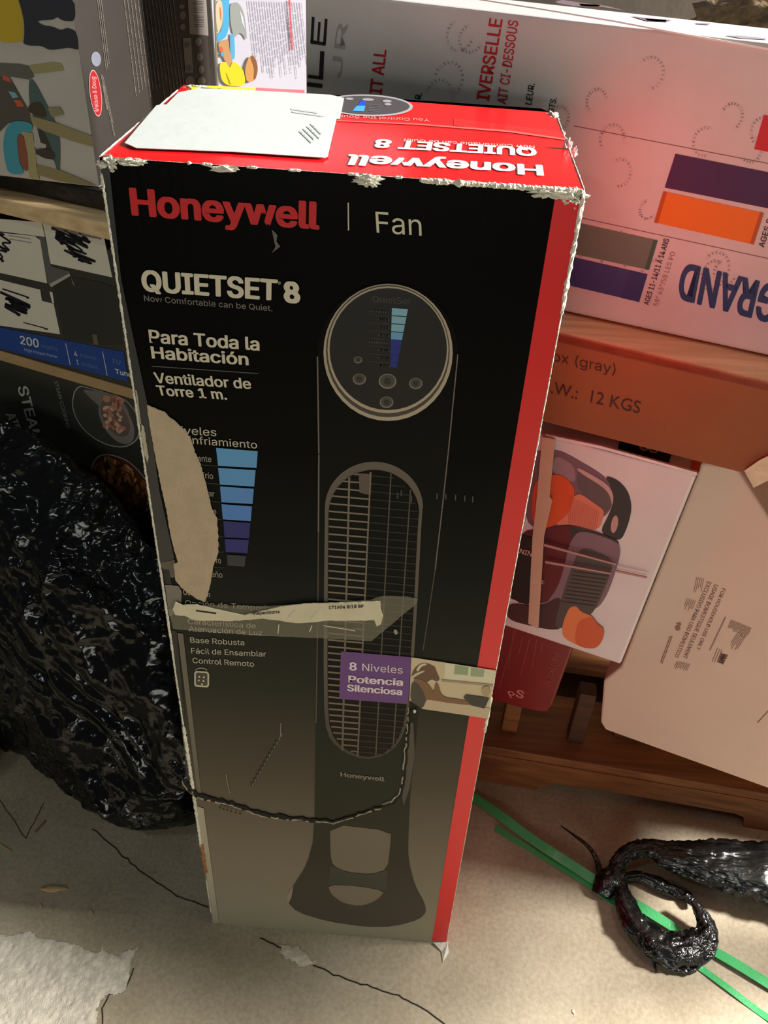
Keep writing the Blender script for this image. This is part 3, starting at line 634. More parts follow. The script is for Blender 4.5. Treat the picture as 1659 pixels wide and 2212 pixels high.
# leaning pale carton with household print
TK = .002; PK = RP(TK)
kw = mat('pale_card', (212, 182, 168), .6, .04, 10, .1, 80)
hh = thing('household_carton', PK.px(1450, 1650), 'big pale carton printed FOR HOUSEHOLD USE ONLY, tilted at lower right', 'box')
prism('carton_body', PK, [(1304, 1470), (1341, 1440), (1506, 1028), (1516, 1000), (1590, 1008), (1660, 1116), (1900, 1440), (1900, 1790), (1560, 1668), (1307, 1577), (1297, 1560)], .148, kw, hh, .003)
kt = ink((104, 62, 54))
text(PK, 'FOR HOUSEHOLD USE ONLY', (1560, 1270), (1504, 1402), (1568, 1273), kt, hh, .004)
text(PK, 'USAGE DOMESTIQUE SEULEMENT', (1543, 1262), (1475, 1420), (1552, 1265), kt, hh, .004)
text(PK, 'EXCLUSIVO PARA USO DOMESTICO', (1528, 1256), (1457, 1418), (1537, 1259), kt, hh, .004)
kf = ink((136, 98, 88))
fine(PK, (1505, 1247), (1498, 1282), (1520, 1250), 5, kf, hh, 2, 1.3, 21, .5); fine(PK, (1484, 1293), (1474, 1320), (1502, 1297), 6, kf, hh, 2, 1.3, 22, .5)
fine(PK, (1448, 1374), (1425, 1436), (1452, 1374), 2, kt, hh, 2, 1.6, 23, .1); fine(PK, (1463, 1428), (1455, 1445), (1490, 1434), 9, kf, hh, 2, 1.3, 24, .4)
fine(PK, (1566, 1333), (1531, 1407), (1568, 1333), 2, kf, hh, 2, 1.2, 25, .1); fine(PK, (1580, 1339), (1570, 1362), (1622, 1356), 15, kf, hh, 2, 1.6, 26, .4)
fine(PK, (1595, 1365), (1572, 1400), (1612, 1372), 6, kf, hh, 2, 1.4, 27, .5); fine(PK, (1550, 1400), (1538, 1430), (1560, 1403), 3, kt, hh, 2, 1.2, 28, .2)
multi(PK, 'certification_mark', [ell(1464, 1356, 6, 6, 0, 16), [(1460, 1346), (1470, 1344), (1472, 1350), (1466, 1350)]], kf, hh, 2)
multi(PK, 'certification_mark', [[(1557, 1411), (1573, 1415), (1563, 1434), (1549, 1430)]], kf, hh, 2)
text(PK, 'BMT', (1559, 1412), (1552, 1432), (1568, 1415), ink((60, 34, 32)), hh, .02, 3)
line(PK, 'pencil_line', (1659, 1536), (1636, 1561), 1.6, kt, hh, 2)
# another pale carton behind it at the right edge
o = rbox('pale_carton', .27, .70, -.30, -.155, .1605, .68, mat('pale_card_b', (190, 164, 146), .6, .05, 8))
tag(o, 'pale carton behind the tilted household carton at right frame edge', 'box')
rb = thing('red_carton', W(.05, -.1, .13), 'dark red carton with white print under the air fryer carton', 'box')
TR_ = .0; PR = RP(TR_)
redm = mat('red_carton_print', (120, 14, 20), .4, .1, 10, coat=.3)
prism('carton_body', PR, [(1050, 1330), (1250, 1372), (1236, 1405), (1192, 1525), (1180, 1540), (1150, 1536), (1085, 1519), (1040, 1508)], .14, redm, rb, .003)
rt = ink((206, 120, 118))
text(PR, '6', (1098, 1490), (1113, 1496), (1095, 1503), rt, rb, .02); text(PR, 'S', (1113, 1503), (1130, 1509), (1117, 1488), rt, rb, .03)
text(PR, 'LA CORE USERS', (1180, 1478), (1199, 1405), (1188, 1480), ink((170, 84, 80)), rb, .01)
for i, (a, b) in enumerate([((1110, 1360), (1098, 1445)), ((1128, 1375), (1122, 1410)), ((1146, 1375), (1124, 1460)), ((1160, 1380), (1150, 1440)), ((1172, 1388), (1168, 1410)), ((1114, 1362), (1078, 1488))]):
    line(PR, 'fine_print', a, b, 1.6, ink((150, 70, 66)), rb, 2)

# ------------------------------------------------------------------ wooden pallet under the rack
pal = thing('wooden_pallet', (0.45, 0.33, 0), 'brown wooden pallet with notched bottom beam under the right-hand cartons', 'pallet')
PY = radians(-6); PU = Vector((cos(PY), sin(PY), 0)); PN = Vector((sin(PY), -cos(PY), 0)); PO = Vector((.215, .272, 0))
def PW(s, t, z): return PO + PU * s + PN * t + Vector((0, 0, z))
def pbox(name, s0, s1, t0, t1, z0, z1, m, bevel=.002):
    return hexa(name, [PW(s0, t1, z0), PW(s1, t1, z0), PW(s1, t0, z0), PW(s0, t0, z0)], [PW(s0, t1, z1), PW(s1, t1, z1), PW(s1, t0, z1), PW(s0, t0, z1)], m, pal, bevel)
# notched stringer
bm = bmesh.new()
prof = [(-.18, 0), (.09, 0), (.10, .012), (.12, .026), (.16, .030), (.40, .030), (.415, .024), (.42, 0), (.75, 0), (.75, .072), (-.18, .072)]
f_ = [bm.verts.new(PW(s, 0, z)) for s, z in prof]; b_ = [bm.verts.new(PW(s, -.038, z)) for s, z in prof]
bm.faces.new(f_); bm.faces.new(b_[::-1])
for i in range(len(prof)): bm.faces.new([f_[i], b_[i], b_[(i + 1) % len(prof)], f_[(i + 1) % len(prof)]])
bmesh.ops.recalc_face_normals(bm, faces=bm.faces)
link('notched_stringer', bm_mesh(bm), brown_wood, pal)
pbox('deck_board', -.18, .75, -.13, -.0, .0725, .090, brown_wood); pbox('deck_board', -.18, .75, -.36, -.2, .0725, .090, brown_wood)
pbox('rear_stringer', -.18, .75, -.36, -.32, 0, .072, brown_wood)
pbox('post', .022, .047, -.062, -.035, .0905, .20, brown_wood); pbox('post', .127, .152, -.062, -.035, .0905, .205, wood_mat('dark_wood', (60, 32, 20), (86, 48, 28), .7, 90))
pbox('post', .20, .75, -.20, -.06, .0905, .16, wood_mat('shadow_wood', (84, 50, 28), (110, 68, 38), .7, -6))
pbox('post', -.16, -.12, -.062, -.035, .0905, .20, brown_wood)

# ------------------------------------------------------------------ the fan carton
FW, FD, FH = .3272, .2272, 1.03
fan = thing('fan_carton', (0, FD / 2, 0), 'tall battered black and red tower fan carton standing in the foreground', 'box')
PFR = Plane((0, 0, 0), (0, -1, 0)); PTP = Plane((0, 0, FH), (0, 0, 1))
RED = (222, 14, 20)
red_top = mat('red_print', RED, .32, .03, 20, .12, 25, coat=.3)
front_m = ramp_mat('front_print', [(0.0, (158, 152, 130)), (1.0, (3, 3, 3)), (.12, (134, 126, 108)), (.25, (112, 103, 88)), (.36, (86, 78, 66)), (.5, (52, 52, 43)), (.68, (24, 27, 24)), (.8, (10, 11, 10))], .4, coat=.0, bump=.12)  # printed fade; its lower greys also have floor reflection painted in
# body: front face a grid with slight dents, other faces plain
nx, nz = 26, 78
V = []; F = []
def dent(x, z):
    d = .0022 * noise.noise(Vector((x * 9, z * 6, 3.1))) - .0018
    # buckle above the tear: upper panel bulges, lower panel sits back
    e = min(1, (x + FW / 2) / .015, (FW / 2 - x) / .015, z / .02, (FH - z) / .02)
    return d * max(0, e)
for j in range(nz + 1):
    for i in range(nx + 1):
        x = -FW / 2 + FW * i / nx; z = FH * j / nz; V.append((x, -dent(x, z) * .0, z))
for j in range(nz):
    for i in range(nx): a = j * (nx + 1) + i; F.append((a, a + 1, a + nx + 2, a + nx + 1))
link('front_panel', pymesh('f', V, F), front_m, fan)
side_m = red_top
h, D = FW / 2, FD
def quad(name, vs, m): 
    return link(name, pymesh(name, vs, [tuple(range(len(vs)))]), m, fan)
quad('right_panel', [(h, .0002, 0), (h, D, 0), (h, D, FH - .02), (h, D - .02, FH), (h, .0002, FH)], side_m)
quad('left_panel', [(-h, .0002, 0), (-h, .0002, FH), (-h, D, FH), (-h, D, 0)], mat('left_black', (20, 20, 20), .4))
quad('back_panel', [(-h, D, 0), (-h, D, FH), (h - .012, D, FH), (h, D - .012, FH), (h, D - .012, 0)], mat('back_black', (24, 24, 24), .4))
quad('bottom_panel', [(-h, 0, .0005), (-h, D, .0005), (h, D, .0005), (h, 0, .0005)], kraft)
# top panel, slightly waved
bm = bmesh.new(); nx2, ny2 = 30, 20; G = []
for j in range(ny2 + 1):
    for i in range(nx2 + 1):
        x = -h + FW * i / nx2; y = D * j / ny2
        if j == ny2 and i == nx2: x -= .008; y -= .008
        zz = FH
        G.append(bm.verts.new((x, y, zz)))
for j in range(ny2):
    for i in range(nx2): a = j * (nx2 + 1) + i; bm.faces.new([G[a], G[a + 1], G[a + nx2 + 2], G[a + nx2 + 1]])
link('top_panel', bm_mesh(bm), red_top, fan)
# prints on the top
def TT(s, a, b, t, m, bold=0, lay=2): text(PTP, s, a, b, t, m, fan, bold, lay)
pw = ink((235, 232, 228))
TT('Honeywell', (1172, 359.5), (752, 336), (1175, 381), pw, .035); TT('QUIETSET 8', (1158, 322), (812, 303), (1160, 339), pw, .04)
TT('Now Comfortable can be Quiet', (1154, 316), (872, 301), (1155, 322), ink((240, 190, 185)), .0)
TT('You Control the Sound', (927, 258), (720, 249), (928, 264), ink((245, 150, 145)), .0)
flat(PTP, 'logo_ring', ell(795, 229, 97, 23.5, 2), mat('silver_print', (170, 168, 168), .3), fan, 2)
flat(PTP, 'logo_disc', ell(794, 229, 91, 20, 2), ink((74, 70, 72)), fan, 3)
flat(PTP, 'dark_blue_bar', [(780, 220), (789, 220), (789, 231), (772, 231)], ink((24, 76, 190)), fan, 4); flat(PTP, 'light_blue_bar', [(771, 231), (789, 231), (786, 243), (761, 242)], ink((70, 160, 235)), fan, 4)
multi(PTP, 'button_print', [ell(755, 216, 9, 2.5, 2, 14), ell(795, 217.5, 13, 3, 2, 14), ell(836, 221, 10, 3, 2, 14), ell(838, 228, 8, 2.5, 2, 14)], ink((150, 148, 150)), fan, 4)
fine(PTP, (796, 228), (822, 230), (796, 242), 5, ink((104, 100, 104)), fan, 4, 1.2, 31, .2)
flat(PTP, 'tape_seam', [(728, 261), (900, 268), (1100, 283), (1222, 301), (1222, 304), (1100, 287), (900, 271), (728, 263)], ink((236, 96, 90)), fan, 2)
flat(PTP, 'tape_gloss', [(980, 256), (1214, 285), (1222, 300), (1100, 284), (980, 272)], mat('tape_red', (226, 34, 36), .15), fan, 1)
paper = mat('sticker_paper', (198, 204, 199), .5, .025, 18, .15, 60)
def sheet(name, pl, pts, th, m, parent, lift=0.0004, **kw):
    bm = bmesh.new(); fr_ = [bm.verts.new(pl.px(*p, lift + th)) for p in pts]; bk_ = [bm.verts.new(v.co - pl.n * th) for v in fr_]
    bm.faces.new(fr_)
    for i in range(len(pts)): bm.faces.new([fr_[i], bk_[i], bk_[(i + 1) % len(pts)], fr_[(i + 1) % len(pts)]])
    bmesh.ops.recalc_face_normals(bm, faces=bm.faces)
    return link(name, bm_mesh(bm), m, parent)
o = sheet('paper_label', PTP, [(358, 231), (386, 203), (428, 194), (500, 196), (714, 208), (743, 215), (734, 260), (540, 252)], .0004, paper, fan, .0009); o['label'] = 'blank white sticker towards the back of the lid'
o = sheet('paper_label', PTP, [(270, 314), (295, 325), (500, 333), (700, 346), (708, 343), (727, 260), (540, 246), (350, 230), (338, 233)], .0004, paper, fan, .0014); o['label'] = 'blank white sticker towards the front of the lid'
fine(PTP, (648, 290), (676, 318), (672, 274), 4, ink((189, 194, 190)), fan, 8.5, 3, 41, .3, 'faint_print')
fine(PTP, (630, 240), (700, 250), (632, 246), 2, ink((188, 193, 190)), fan, 6.5, 3, 42, .3, 'faint_print')
o = sheet('yellow_sticker', PTP, [(408, 185), (552, 191), (551, 201), (415, 196)], .0003, mat('yellow', (236, 214, 30), .4), fan, .0004)
fine(PTP, (436, 192), (480, 196), (470, 194), 2, ink((70, 60, 20)), fan, 4, 1.5, 43, .3)
sheet('pink_sticker', PTP, [(553, 191), (658, 196), (657, 205), (551, 202)], .0002, mat('pinkish', (226, 96, 104), .4), fan, .0004)
# prints on the front
ti = ink((208, 200, 176)); dim = ink((112, 108, 100))
def FT(s, a, b, t, m=ti, bold=0.0, lay=4, sp=1.0): text(PFR, s, a, b, t, m, fan, bold, lay, sp)
FT('Honeywell', (285, 462), (691, 493), (279, 406), ink((196, 16, 18)), .038); FT('Fan', (814, 501.5), (911, 508), (811, 456), ti, 0)
line(PFR, 'divider_line', (752.5, 437), (753, 497), 2.6, ti, fan, 3)
FT('QUIETSET', (308, 626), (600, 647), (304.5, 583), ti, .036, 4, 1.0); FT('8', (614, 650), (650, 652.5), (611, 608), ti, .05)
flat(PFR, 'trademark_dot', ell(604, 610.5, 3.2, 3.6), dim, fan, 3)
FT('Now Comfortable can be Quiet.', (313, 649), (589, 671), (311, 636.5), ink((128, 124, 116)))
FT('Para Toda la', (324, 738), (561.5, 755.5), (321, 711), ti, .025); FT('Habitación', (329, 772), (538, 787), (325.5, 747), ti, .025)
line(PFR, 'divider_line', (328, 790), (558, 806), 1.6, ink((92, 90, 84)), fan, 3)
FT('Ventilador de', (336, 825), (544, 838.5), (331.5, 803), ti, .02); FT('Torre 1 m.', (342, 851.5), (492, 861.5), (336.5, 831), ti, .025)
ti2 = ink((200, 192, 170))
FT('Niveles', (372, 935), (468, 941), (371, 918), ti2, .005); FT('de Enfriamiento', (362, 953), (556, 967.5), (360, 937), ti2, .005)
for s_, a_, b_ in [('Refrescante', (374, 991.5), (457, 997)), ('Más Frío', (400, 1028), (461, 1033.5)), ('Refrescar', (396, 1066), (464, 1072)), ('Suave', (428, 1106), (468, 1110)), ('Tranquilo', (416, 1141), (472, 1145)), ('Sereno', (440, 1177), (474, 1181)), ('Susurro', (433, 1211.5), (478, 1216)), ('Sueño', (440, 1243.5), (481, 1247))]:
    FT(s_, a_, b_, (a_[0] - 1, a_[1] - 12.5), ink((168, 162, 144)), .0, 3)
for y_ in (1006, 1045, 1084, 1122, 1158, 1192, 1226):
    x_ = 470 + (y_ - 1006) * .07; line(PFR, 'divider_line', (x_ - 40, y_ - 3), (x_, y_), 1.2, ink((62, 62, 56)), fan, 2)
K_ = ((300, 860), 4.81)
for nm, pts, c in [('light_blue_bar', [(805, 510), (1237, 545), (1225, 718), (825, 697)], (92, 156, 208)), ('light_blue_bar', [(825, 718), (1215, 742), (1200, 912), (845, 892)], (90, 152, 206)), ('light_blue_bar', [(845, 910), (1197, 935), (1183, 1092), (860, 1075)], (84, 140, 204)),
   ('light_blue_bar', [(860, 1095), (1177, 1118), (1165, 1272), (875, 1252)], (78, 132, 204)), ('dark_blue_bar', [(880, 1270), (1160, 1290), (1148, 1450), (893, 1440)], (34, 36, 108)), ('dark_blue_bar', [(895, 1455), (1145, 1467), (1130, 1605), (905, 1590)], (36, 36, 116)), ('faint_bar', [(915, 1620), (1115, 1632), (1100, 1745), (925, 1732)], (44, 46, 58))]:
    flat(PFR, nm, pts, ink(c), fan, 4, *K_)
FT('Oscilación', (397, 1283), (454, 1288), (396, 1272), ti2); FT('Opción de Temporizador', (401, 1306), (628, 1321), (400, 1295), ink((176, 168, 148)))
FT('Característica de', (407, 1346), (553, 1356), (406, 1335), ti2); FT('Atenuación de Luz', (409, 1362), (567, 1371), (408, 1351), ti2)
FT('Base Robusta', (412, 1386.5), (528, 1392.5), (411, 1375), ti2, .004); FT('Fácil de Ensamblar', (414, 1409.5), (575, 1417), (413, 1398), ti2, .004); FT('Control Remoto', (417, 1430.5), (549, 1438.5), (416, 1419), ti2, .004)
# remote icon
def rrect(x0, y0, x1, y1, r, sl=.06):
    out = []
    for cx, cy, a in [(x1 - r, y0 + r, -90), (x1 - r, y1 - r, 0), (x0 + r, y1 - r, 90), (x0 + r, y0 + r, 180)]:
        for k in range(5): t = radians(a + 22.5 * k); x = cx + r * cos(t); out.append((x, cy + r * sin(t) + (x - x0) * sl))
    return out
flat(PFR, 'remote_icon', rrect(420, 1448, 452, 1482, 6), ti2, fan, 3); flat(PFR, 'remote_icon_inner', rrect(423.5, 1451.5, 448.5, 1478.5, 3.5), ink((64, 58, 50)), fan, 4)
multi(PFR, 'remote_icon_button', [ell(x, y, 2.2, 2.2, 0, 8) for x, y in [(431, 1460), (441, 1461), (430, 1468), (440, 1469), (437, 1476)]], ti2, fan, 5)
multi(PFR, 'remote_icon_wave', stroke(PFR, ell(435, 1449, 13, 7, 0, 8, 200, 340), 1.5), ti2, fan, 3)
# red stripe
flat(PFR, 'red_stripe', [(1198, 432), (1259.5, 428), (1240, 520), (964, 2034), (933, 2031)], mat('red_stripe_print', RED, .35, .03, 18), fan, 2)
# printed fan
fb = ramp_mat('fan_print', [(0.0, (88, 80, 72)), (1.0, (12, 12, 12)), (.2, (64, 60, 50)), (.33, (52, 54, 42)), (.5, (40, 42, 36)), (.65, (30, 33, 29)), (.76, (22, 24, 22))], .32)
body_pts = ell(838, 762, 152, 152, 0, 24, 180, 360)
right_side = [(968, 980), (959, 1067), (940, 1230), (929, 1305), (914, 1403), (904, 1527), (896, 1630), (887, 1702), (882, 1806), (882, 1855), (896, 1912), (917, 1949), (921, 1970), (905, 1986), (851, 2001), (790, 2002), (708, 1990), (642, 1970), (620, 1947), (620, 1933), (634, 1912), (663, 1867), (679, 1806), (681, 1621), (688, 1290), (690, 980)]
flat(PFR, 'printed_fan', body_pts + right_side, fb, fan, 2)
edge_i = ink((112, 100, 92))
multi(PFR, 'printed_outline', stroke(PFR, [(686, 770), (689, 980), (688, 1150)], 3), edge_i, fan, 3)
multi(PFR, 'printed_outline', stroke(PFR, [(989, 765), (968, 980), (955, 1100), (940, 1230)], 2.5), edge_i, fan, 3)
multi(PFR, 'printed_outline', stroke(PFR, [(688, 1150), (687, 1290), (683, 1560)], 2.5), ink((74, 68, 60)), fan, 3)
multi(PFR, 'printed_outline', stroke(PFR, [(940, 1230), (929, 1305), (914, 1403)], 2), ink((74, 68, 60)), fan, 3)
#flat(PFR, 'printed_sheen', [(712, 900), (760, 935), (850, 935), (930, 900), (925, 1000), (880, 1000), (780, 985), (700, 1040)], ink((28, 36, 32)), fan, 3)
ringm = mat('champagne_print', (176, 162, 140), .3)
flat(PFR, 'printed_ring', ell(838.5, 760, 139.5, 148, 0), ringm, fan, 4); flat(PFR, 'printed_ring_groove', ell(838, 757, 133.5, 142.5), ink((70, 62, 52)), fan, 5)
flat(PFR, 'printed_ring', ell(838.5, 753.5, 130.5, 137), ringm, fan, 6); flat(PFR, 'printed_screen', ell(839, 752, 126.5, 131.5), ink((6, 6, 7)), fan, 7)
FT('QuietSet', (806, 650), (888, 655), (805, 636), ink((70, 66, 60)), .0, 8)
K2 = ((660, 580), 4.608)
xs_l = lambda y: 862 - (y - 383) * .03; xs_r = lambda y: 1020 - (y - 383) * .19
for i in range(8):
    y0 = 383 + i * 79 - (i > 3) * i * 2; y1 = y0 + (72 if i < 4 else 76)
    y0 = min(y0, 960); y1 = min(y1, 968)
    if y1 <= y0: continue
    c = (128, 176, 196) if i < 3 else ((104, 162, 204) if i == 3 else (26, 40, 132))
    flat(PFR, 'light_blue_bar' if i < 4 else 'dark_blue_bar', [(xs_l(y0), y0), (xs_r(y0), y0 + 10), (xs_r(y1), y1 + 8), (xs_l(y1), y1)], ink(c), fan, 8, *K2)
    if i < 7: line(PFR, 'scale_line', (660 + 630 / 4.608, 580 + (y1 - 12) / 4.608), (660 + 845 / 4.608, 580 + (y1 + 6) / 4.608), 1.0, ink((66, 62, 56)), fan, 8)
    fine(PFR, (660 + (640 if i in (0, 4) else 730) / 4.608, 580 + (y0 + 30) / 4.608), (660 + 835 / 4.608, 580 + (y0 + 40) / 4.608), (799, 580 + (y0 + 32) / 4.608), 1, ink((60, 57, 52)), fan, 8, 4, 50 + i, .05)
bi = ink((130, 122, 108)); bd = ink((40, 38, 34))
for cx, cy, r in [(525, 896, 42), (538, 1088, 66), (818, 1110, 88), (1098, 1132, 66), (808, 1318, 68)]:
    x = 660 + cx / 4.608; y = 580 + cy / 4.608; r = r / 4.608
    flat(PFR, 'printed_button', ell(x, y, r, r * .85), bi, fan, 8); flat(PFR, 'printed_button_face', ell(x, y - .6, r * .84, r * .7), ink((70, 66, 58)), fan, 9)
    if r > 9: flat(PFR, 'printed_button_icon', ell(x, y, r * .4, r * .35), bd, fan, 10)
# louvre
oval = ell(808, 1096, 106, 100, 0, 18, 180, 360) + [(912, 1100), (900, 1330), (890, 1470), (880, 1560), (862, 1605), (830, 1632), (787, 1640), (745, 1625), (715, 1600), (701, 1560), (699, 1400), (702, 1100)]
oval = chaikin(oval, 1)
fr_m = ramp_mat('louvre_frame_print', [(0.0, (70, 64, 54)), (1.0, (112, 104, 94)), (.35, (66, 62, 52)), (.55, (104, 96, 86))], .35)
flat(PFR, 'printed_louvre_frame', oval, fr_m, fan, 3)
inner = [(808 + (p[0] - 808) * .925, 1318 + (p[1] - 1318) * (.945 if p[1] < 1150 else .985)) for p in oval]
flat(PFR, 'printed_louvre', inner, ramp_mat('louvre_print', [(0.0, (50, 40, 32)), (1.0, (20, 20, 18)), (.3, (48, 42, 33)), (.45, (36, 30, 25)), (.6, (24, 26, 22))], .35), fan, 4)
sl_b = []; sl_d = []
def clipx(y, P):
    xs = []
    for i in range(len(P)):
        a, b = P[i], P[i - 1]
        if (a[1] > y) != (b[1] > y): xs.append(a[0] + (b[0] - a[0]) * (y - a[1]) / (b[1] - a[1]))
    return (min(xs), max(xs)) if len(xs) >= 2 else None
yy = 1022; stp = 17.2
while yy < 1632:
    c = clipx(yy + 2, inner)
    if c:
        a, b = c; mid = 802 - (yy - 1020) * .045
        a += 2; b -= 2
        if a < mid: sl_b += stroke(PFR, [(a, yy + (a - 760) * .09), (min(mid, b), yy + (min(mid, b) - 760) * .09)], 3.4)
        if b > mid: sl_d += stroke(PFR, [(max(a, mid), yy + (max(a, mid) - 760) * .09), (b, yy + (b - 760) * .09)], 2.6)
    yy += stp; stp = max(11.0, stp - .13)
multi(PFR, 'printed_slats', sl_b, ramp_mat('slat_print', [(0.0, (96, 88, 74)), (1.0, (128, 120, 108)), (.35, (88, 80, 68)), (.5, (132, 118, 104))], .35), fan, 5)
multi(PFR, 'printed_slats', sl_d, ramp_mat('slat_dim_print', [(0.0, (72, 66, 54)), (1.0, (52, 52, 48)), (.4, (56, 58, 50))], .35), fan, 5)
multi(PFR, 'printed_grille_bars', stroke(PFR, [(755, 1030), (740, 1618)], 4) + stroke(PFR, [(801, 1018), (773, 1630)], 3.4), ramp_mat('bar_print', [(0.0, (104, 94, 80)), (1.0, (136, 126, 112)), (.4, (110, 100, 84))], .35), fan, 6)
multi(PFR, 'printed_grille_bars', stroke(PFR, [(845, 1020), (812, 1630)], 2.8) + stroke(PFR, [(887, 1056), (850, 1606)], 2.8), ink((72, 70, 62)), fan, 6)
flat(PFR, 'printed_reflection', [(775, 1020), (803, 1022), (801, 1068), (777, 1062)], ink((92, 78, 70)), fan, 5.5)
FT('Honeywell', (736, 1675), (831, 1686), (735, 1666), ink((128, 118, 104)), .03, 4)
# base openings show the printed background
bgm = ramp_mat('base_opening_print', [(0.0, (134, 126, 108)), (1.0, (110, 104, 88)), (.2, (118, 110, 94))], .35)
flat(PFR, 'printed_base_opening', [(713, 1779), (845, 1794), (843, 1825), (837, 1876), (802, 1887), (749, 1882), (720, 1869), (714, 1847)], bgm, fan, 3)
flat(PFR, 'printed_base_band', [(714, 1868), (749, 1883), (802, 1888), (837, 1878), (836, 1923), (769, 1915), (708, 1910)], ink((60, 62, 52)), fan, 3)
flat(PFR, 'printed_base_opening', [(708, 1910), (769, 1912), (831, 1923), (820, 1937), (806, 1947), (777, 1956), (741, 1949), (716, 1931)], bgm, fan, 4)
flat(PFR, 'printed_base_rim', [(620, 1933), (634, 1912), (630, 1935), (624, 1950), (620, 1945)], ink((150, 142, 126)), fan, 3)
flat(PFR, 'printed_stem_shade', [(872, 1740), (885, 1700), (896, 1630), (893, 1560), (884, 1560), (876, 1660), (868, 1715)], ink((74, 66, 58)), fan, 3)
# purple tag and picture
flat(PFR, 'purple_tag', [(737, 1404), (889, 1417), (881, 1518), (733, 1507)], ink((104, 62, 128)), fan, 7)
pt_i = ink((232, 214, 220))
for a in [('8', (755, 1443.5), (771, 1445), (755, 1427), .03), ('Niveles', (783, 1445.5), (870, 1452), (783, 1430), 0), ('Potencia', (753, 1470), (870.5, 1477.5), (753, 1456), .03), ('Silenciosa', (750, 1488.5), (869, 1498), (750, 1475), .03)]:
    text(PFR, a[0], a[1], a[2], a[3], pt_i, fan, a[4], 8)
K7 = ((660, 1380), 3.607)
for i, (nm, pts, c) in enumerate([('picture_tag', [(825, 135), (1482, 237), (1422, 612), (915, 538), (860, 500), (810, 470)], (206, 188, 152)),
  ('printed_window', [(1090, 178), (1478, 240), (1462, 335), (1080, 300)], (218, 212, 182)), ('printed_pane', [(1165, 195), (1270, 210), (1265, 275), (1155, 265)], (150, 166, 128)), ('printed_pane', [(1290, 215), (1395, 232), (1385, 290), (1285, 280)], (158, 168, 136)),
  ('printed_sill', [(1060, 305), (1462, 345), (1460, 362), (1060, 322)], (160, 146, 118)),
  ('printed_table', [(950, 458), (1280, 505), (1440, 530), (1422, 612), (908, 532)], (196, 176, 146)),
  ('printed_hair', [(822, 300), (835, 240), (880, 190), (930, 175), (1010, 205), (1022, 250), (1050, 305), (1020, 325), (985, 300), (940, 335), (880, 300)], (104, 74, 52)),
  ('printed_scarf', [(860, 235), (885, 192), (930, 176), (948, 190), (900, 205), (880, 245)], (206, 196, 172)), ('printed_scarf', [(822, 285), (860, 255), (925, 232), (930, 242), (870, 272), (825, 305)], (200, 188, 164)),
  ('printed_arm', [(830, 300), (900, 300), (965, 345), (1000, 405), (1010, 330), (1035, 335), (1062, 440), (1200, 460), (1290, 475), (1290, 505), (1150, 492), (1010, 470), (945, 460), (900, 500)], (128, 90, 62)),
  ('printed_dress', [(825, 320), (880, 330), (945, 450), (915, 535), (860, 500), (815, 470)], (72, 64, 58)),
  ('printed_laptop', [(1250, 422), (1432, 447), (1395, 530), (1290, 505), (1230, 445)], (52, 50, 46)),
  ('printed_hand', [(1370, 370), (1420, 350), (1442, 380), (1425, 440), (1375, 425)], (176, 150, 116))]):
    flat(PFR, nm, pts, ink(c), fan, 6 + i * .3, *K7)
# torn-off area showing bare card
tear = [(90, 65), (270, 140), (400, 260), (470, 320), (540, 420), (580, 560), (640, 680), (690, 870), (760, 1150), (810, 1240), (820, 1420), (825, 1600), (770, 1750), (740, 1930), (690, 2110), (610, 2080), (440, 1960), (385, 1880), (365, 1720), (410, 1705), (340, 1450), (290, 1150), (230, 880), (190, 680), (140, 400), (100, 150)]
tear = [(300 + x / 4.81, 860 + y / 4.81) for x, y in tear]
def roughen(P, amp, step, seed, closed=True):
    Q = P + [P[0]] if closed else P
    out = jag_line(Q, amp, step, seed); return out[:-1] if closed else out
flat(PFR, 'torn_patch_edge', roughen([(p[0] + (1.2 if p[0] > 380 else 0), p[1] - 1) for p in tear], .9, 5, 61), ink((190, 180, 158)), fan, 5)
flat(PFR, 'torn_patch', roughen(tear, .8, 6, 62), mat('bare_card', (186, 166, 138), .85, .07, 60, .4, 300), fan, 6)
# folded black strip on the left
flat(PFR, 'folded_strip', [(216, 345), (236, 352), (262, 600), (318, 868), (345, 1060), (377, 1205), (368, 1214), (346, 1214)], mat('strip_black', (38, 40, 40), .35, .3, 30), fan, 3)
flat(PFR, 'strip_wear', roughen([(307, 915), (312, 920), (318, 960), (322, 985), (319, 998), (312, 975), (306, 935)], .8, 5, 65), ink((178, 170, 145)), fan, 5)
flat(PFR, 'strip_wear', roughen([(293, 840), (297, 842), (306, 915), (302, 915)], .6, 5, 66), ink((160, 154, 132)), fan, 5)
flat(PFR, 'strip_wear', [(346, 1214), (378, 1208), (384, 1245), (360, 1248)], ink((92, 86, 74)), fan, 4)
flat(PFR, 'strip_wear', [(353, 1228), (366, 1230), (372, 1262), (358, 1258)], ink((26, 26, 24)), fan, 5)
flat(PFR, 'grey_sleeve', [(357, 1262), (386, 1264), (393, 1276), (392, 1300), (398, 1318), (366, 1330)], ink((122, 116, 104)), fan, 4)
flat(PFR, 'strip_band', [(371, 1360), (382, 1362), (412, 1680), (425, 1722), (405, 1690)], ink((34, 32, 28)), fan, 3)  # bands of differing tone down the lower left strip
flat(PFR, 'strip_band', [(384, 1366), (396, 1368), (436, 1722), (428, 1722)], ink((104, 98, 84)), fan, 3)
flat(PFR, 'strip_band', [(424, 1740), (440, 1745), (473, 1990), (462, 1994)], ink((168, 162, 142)), fan, 3)
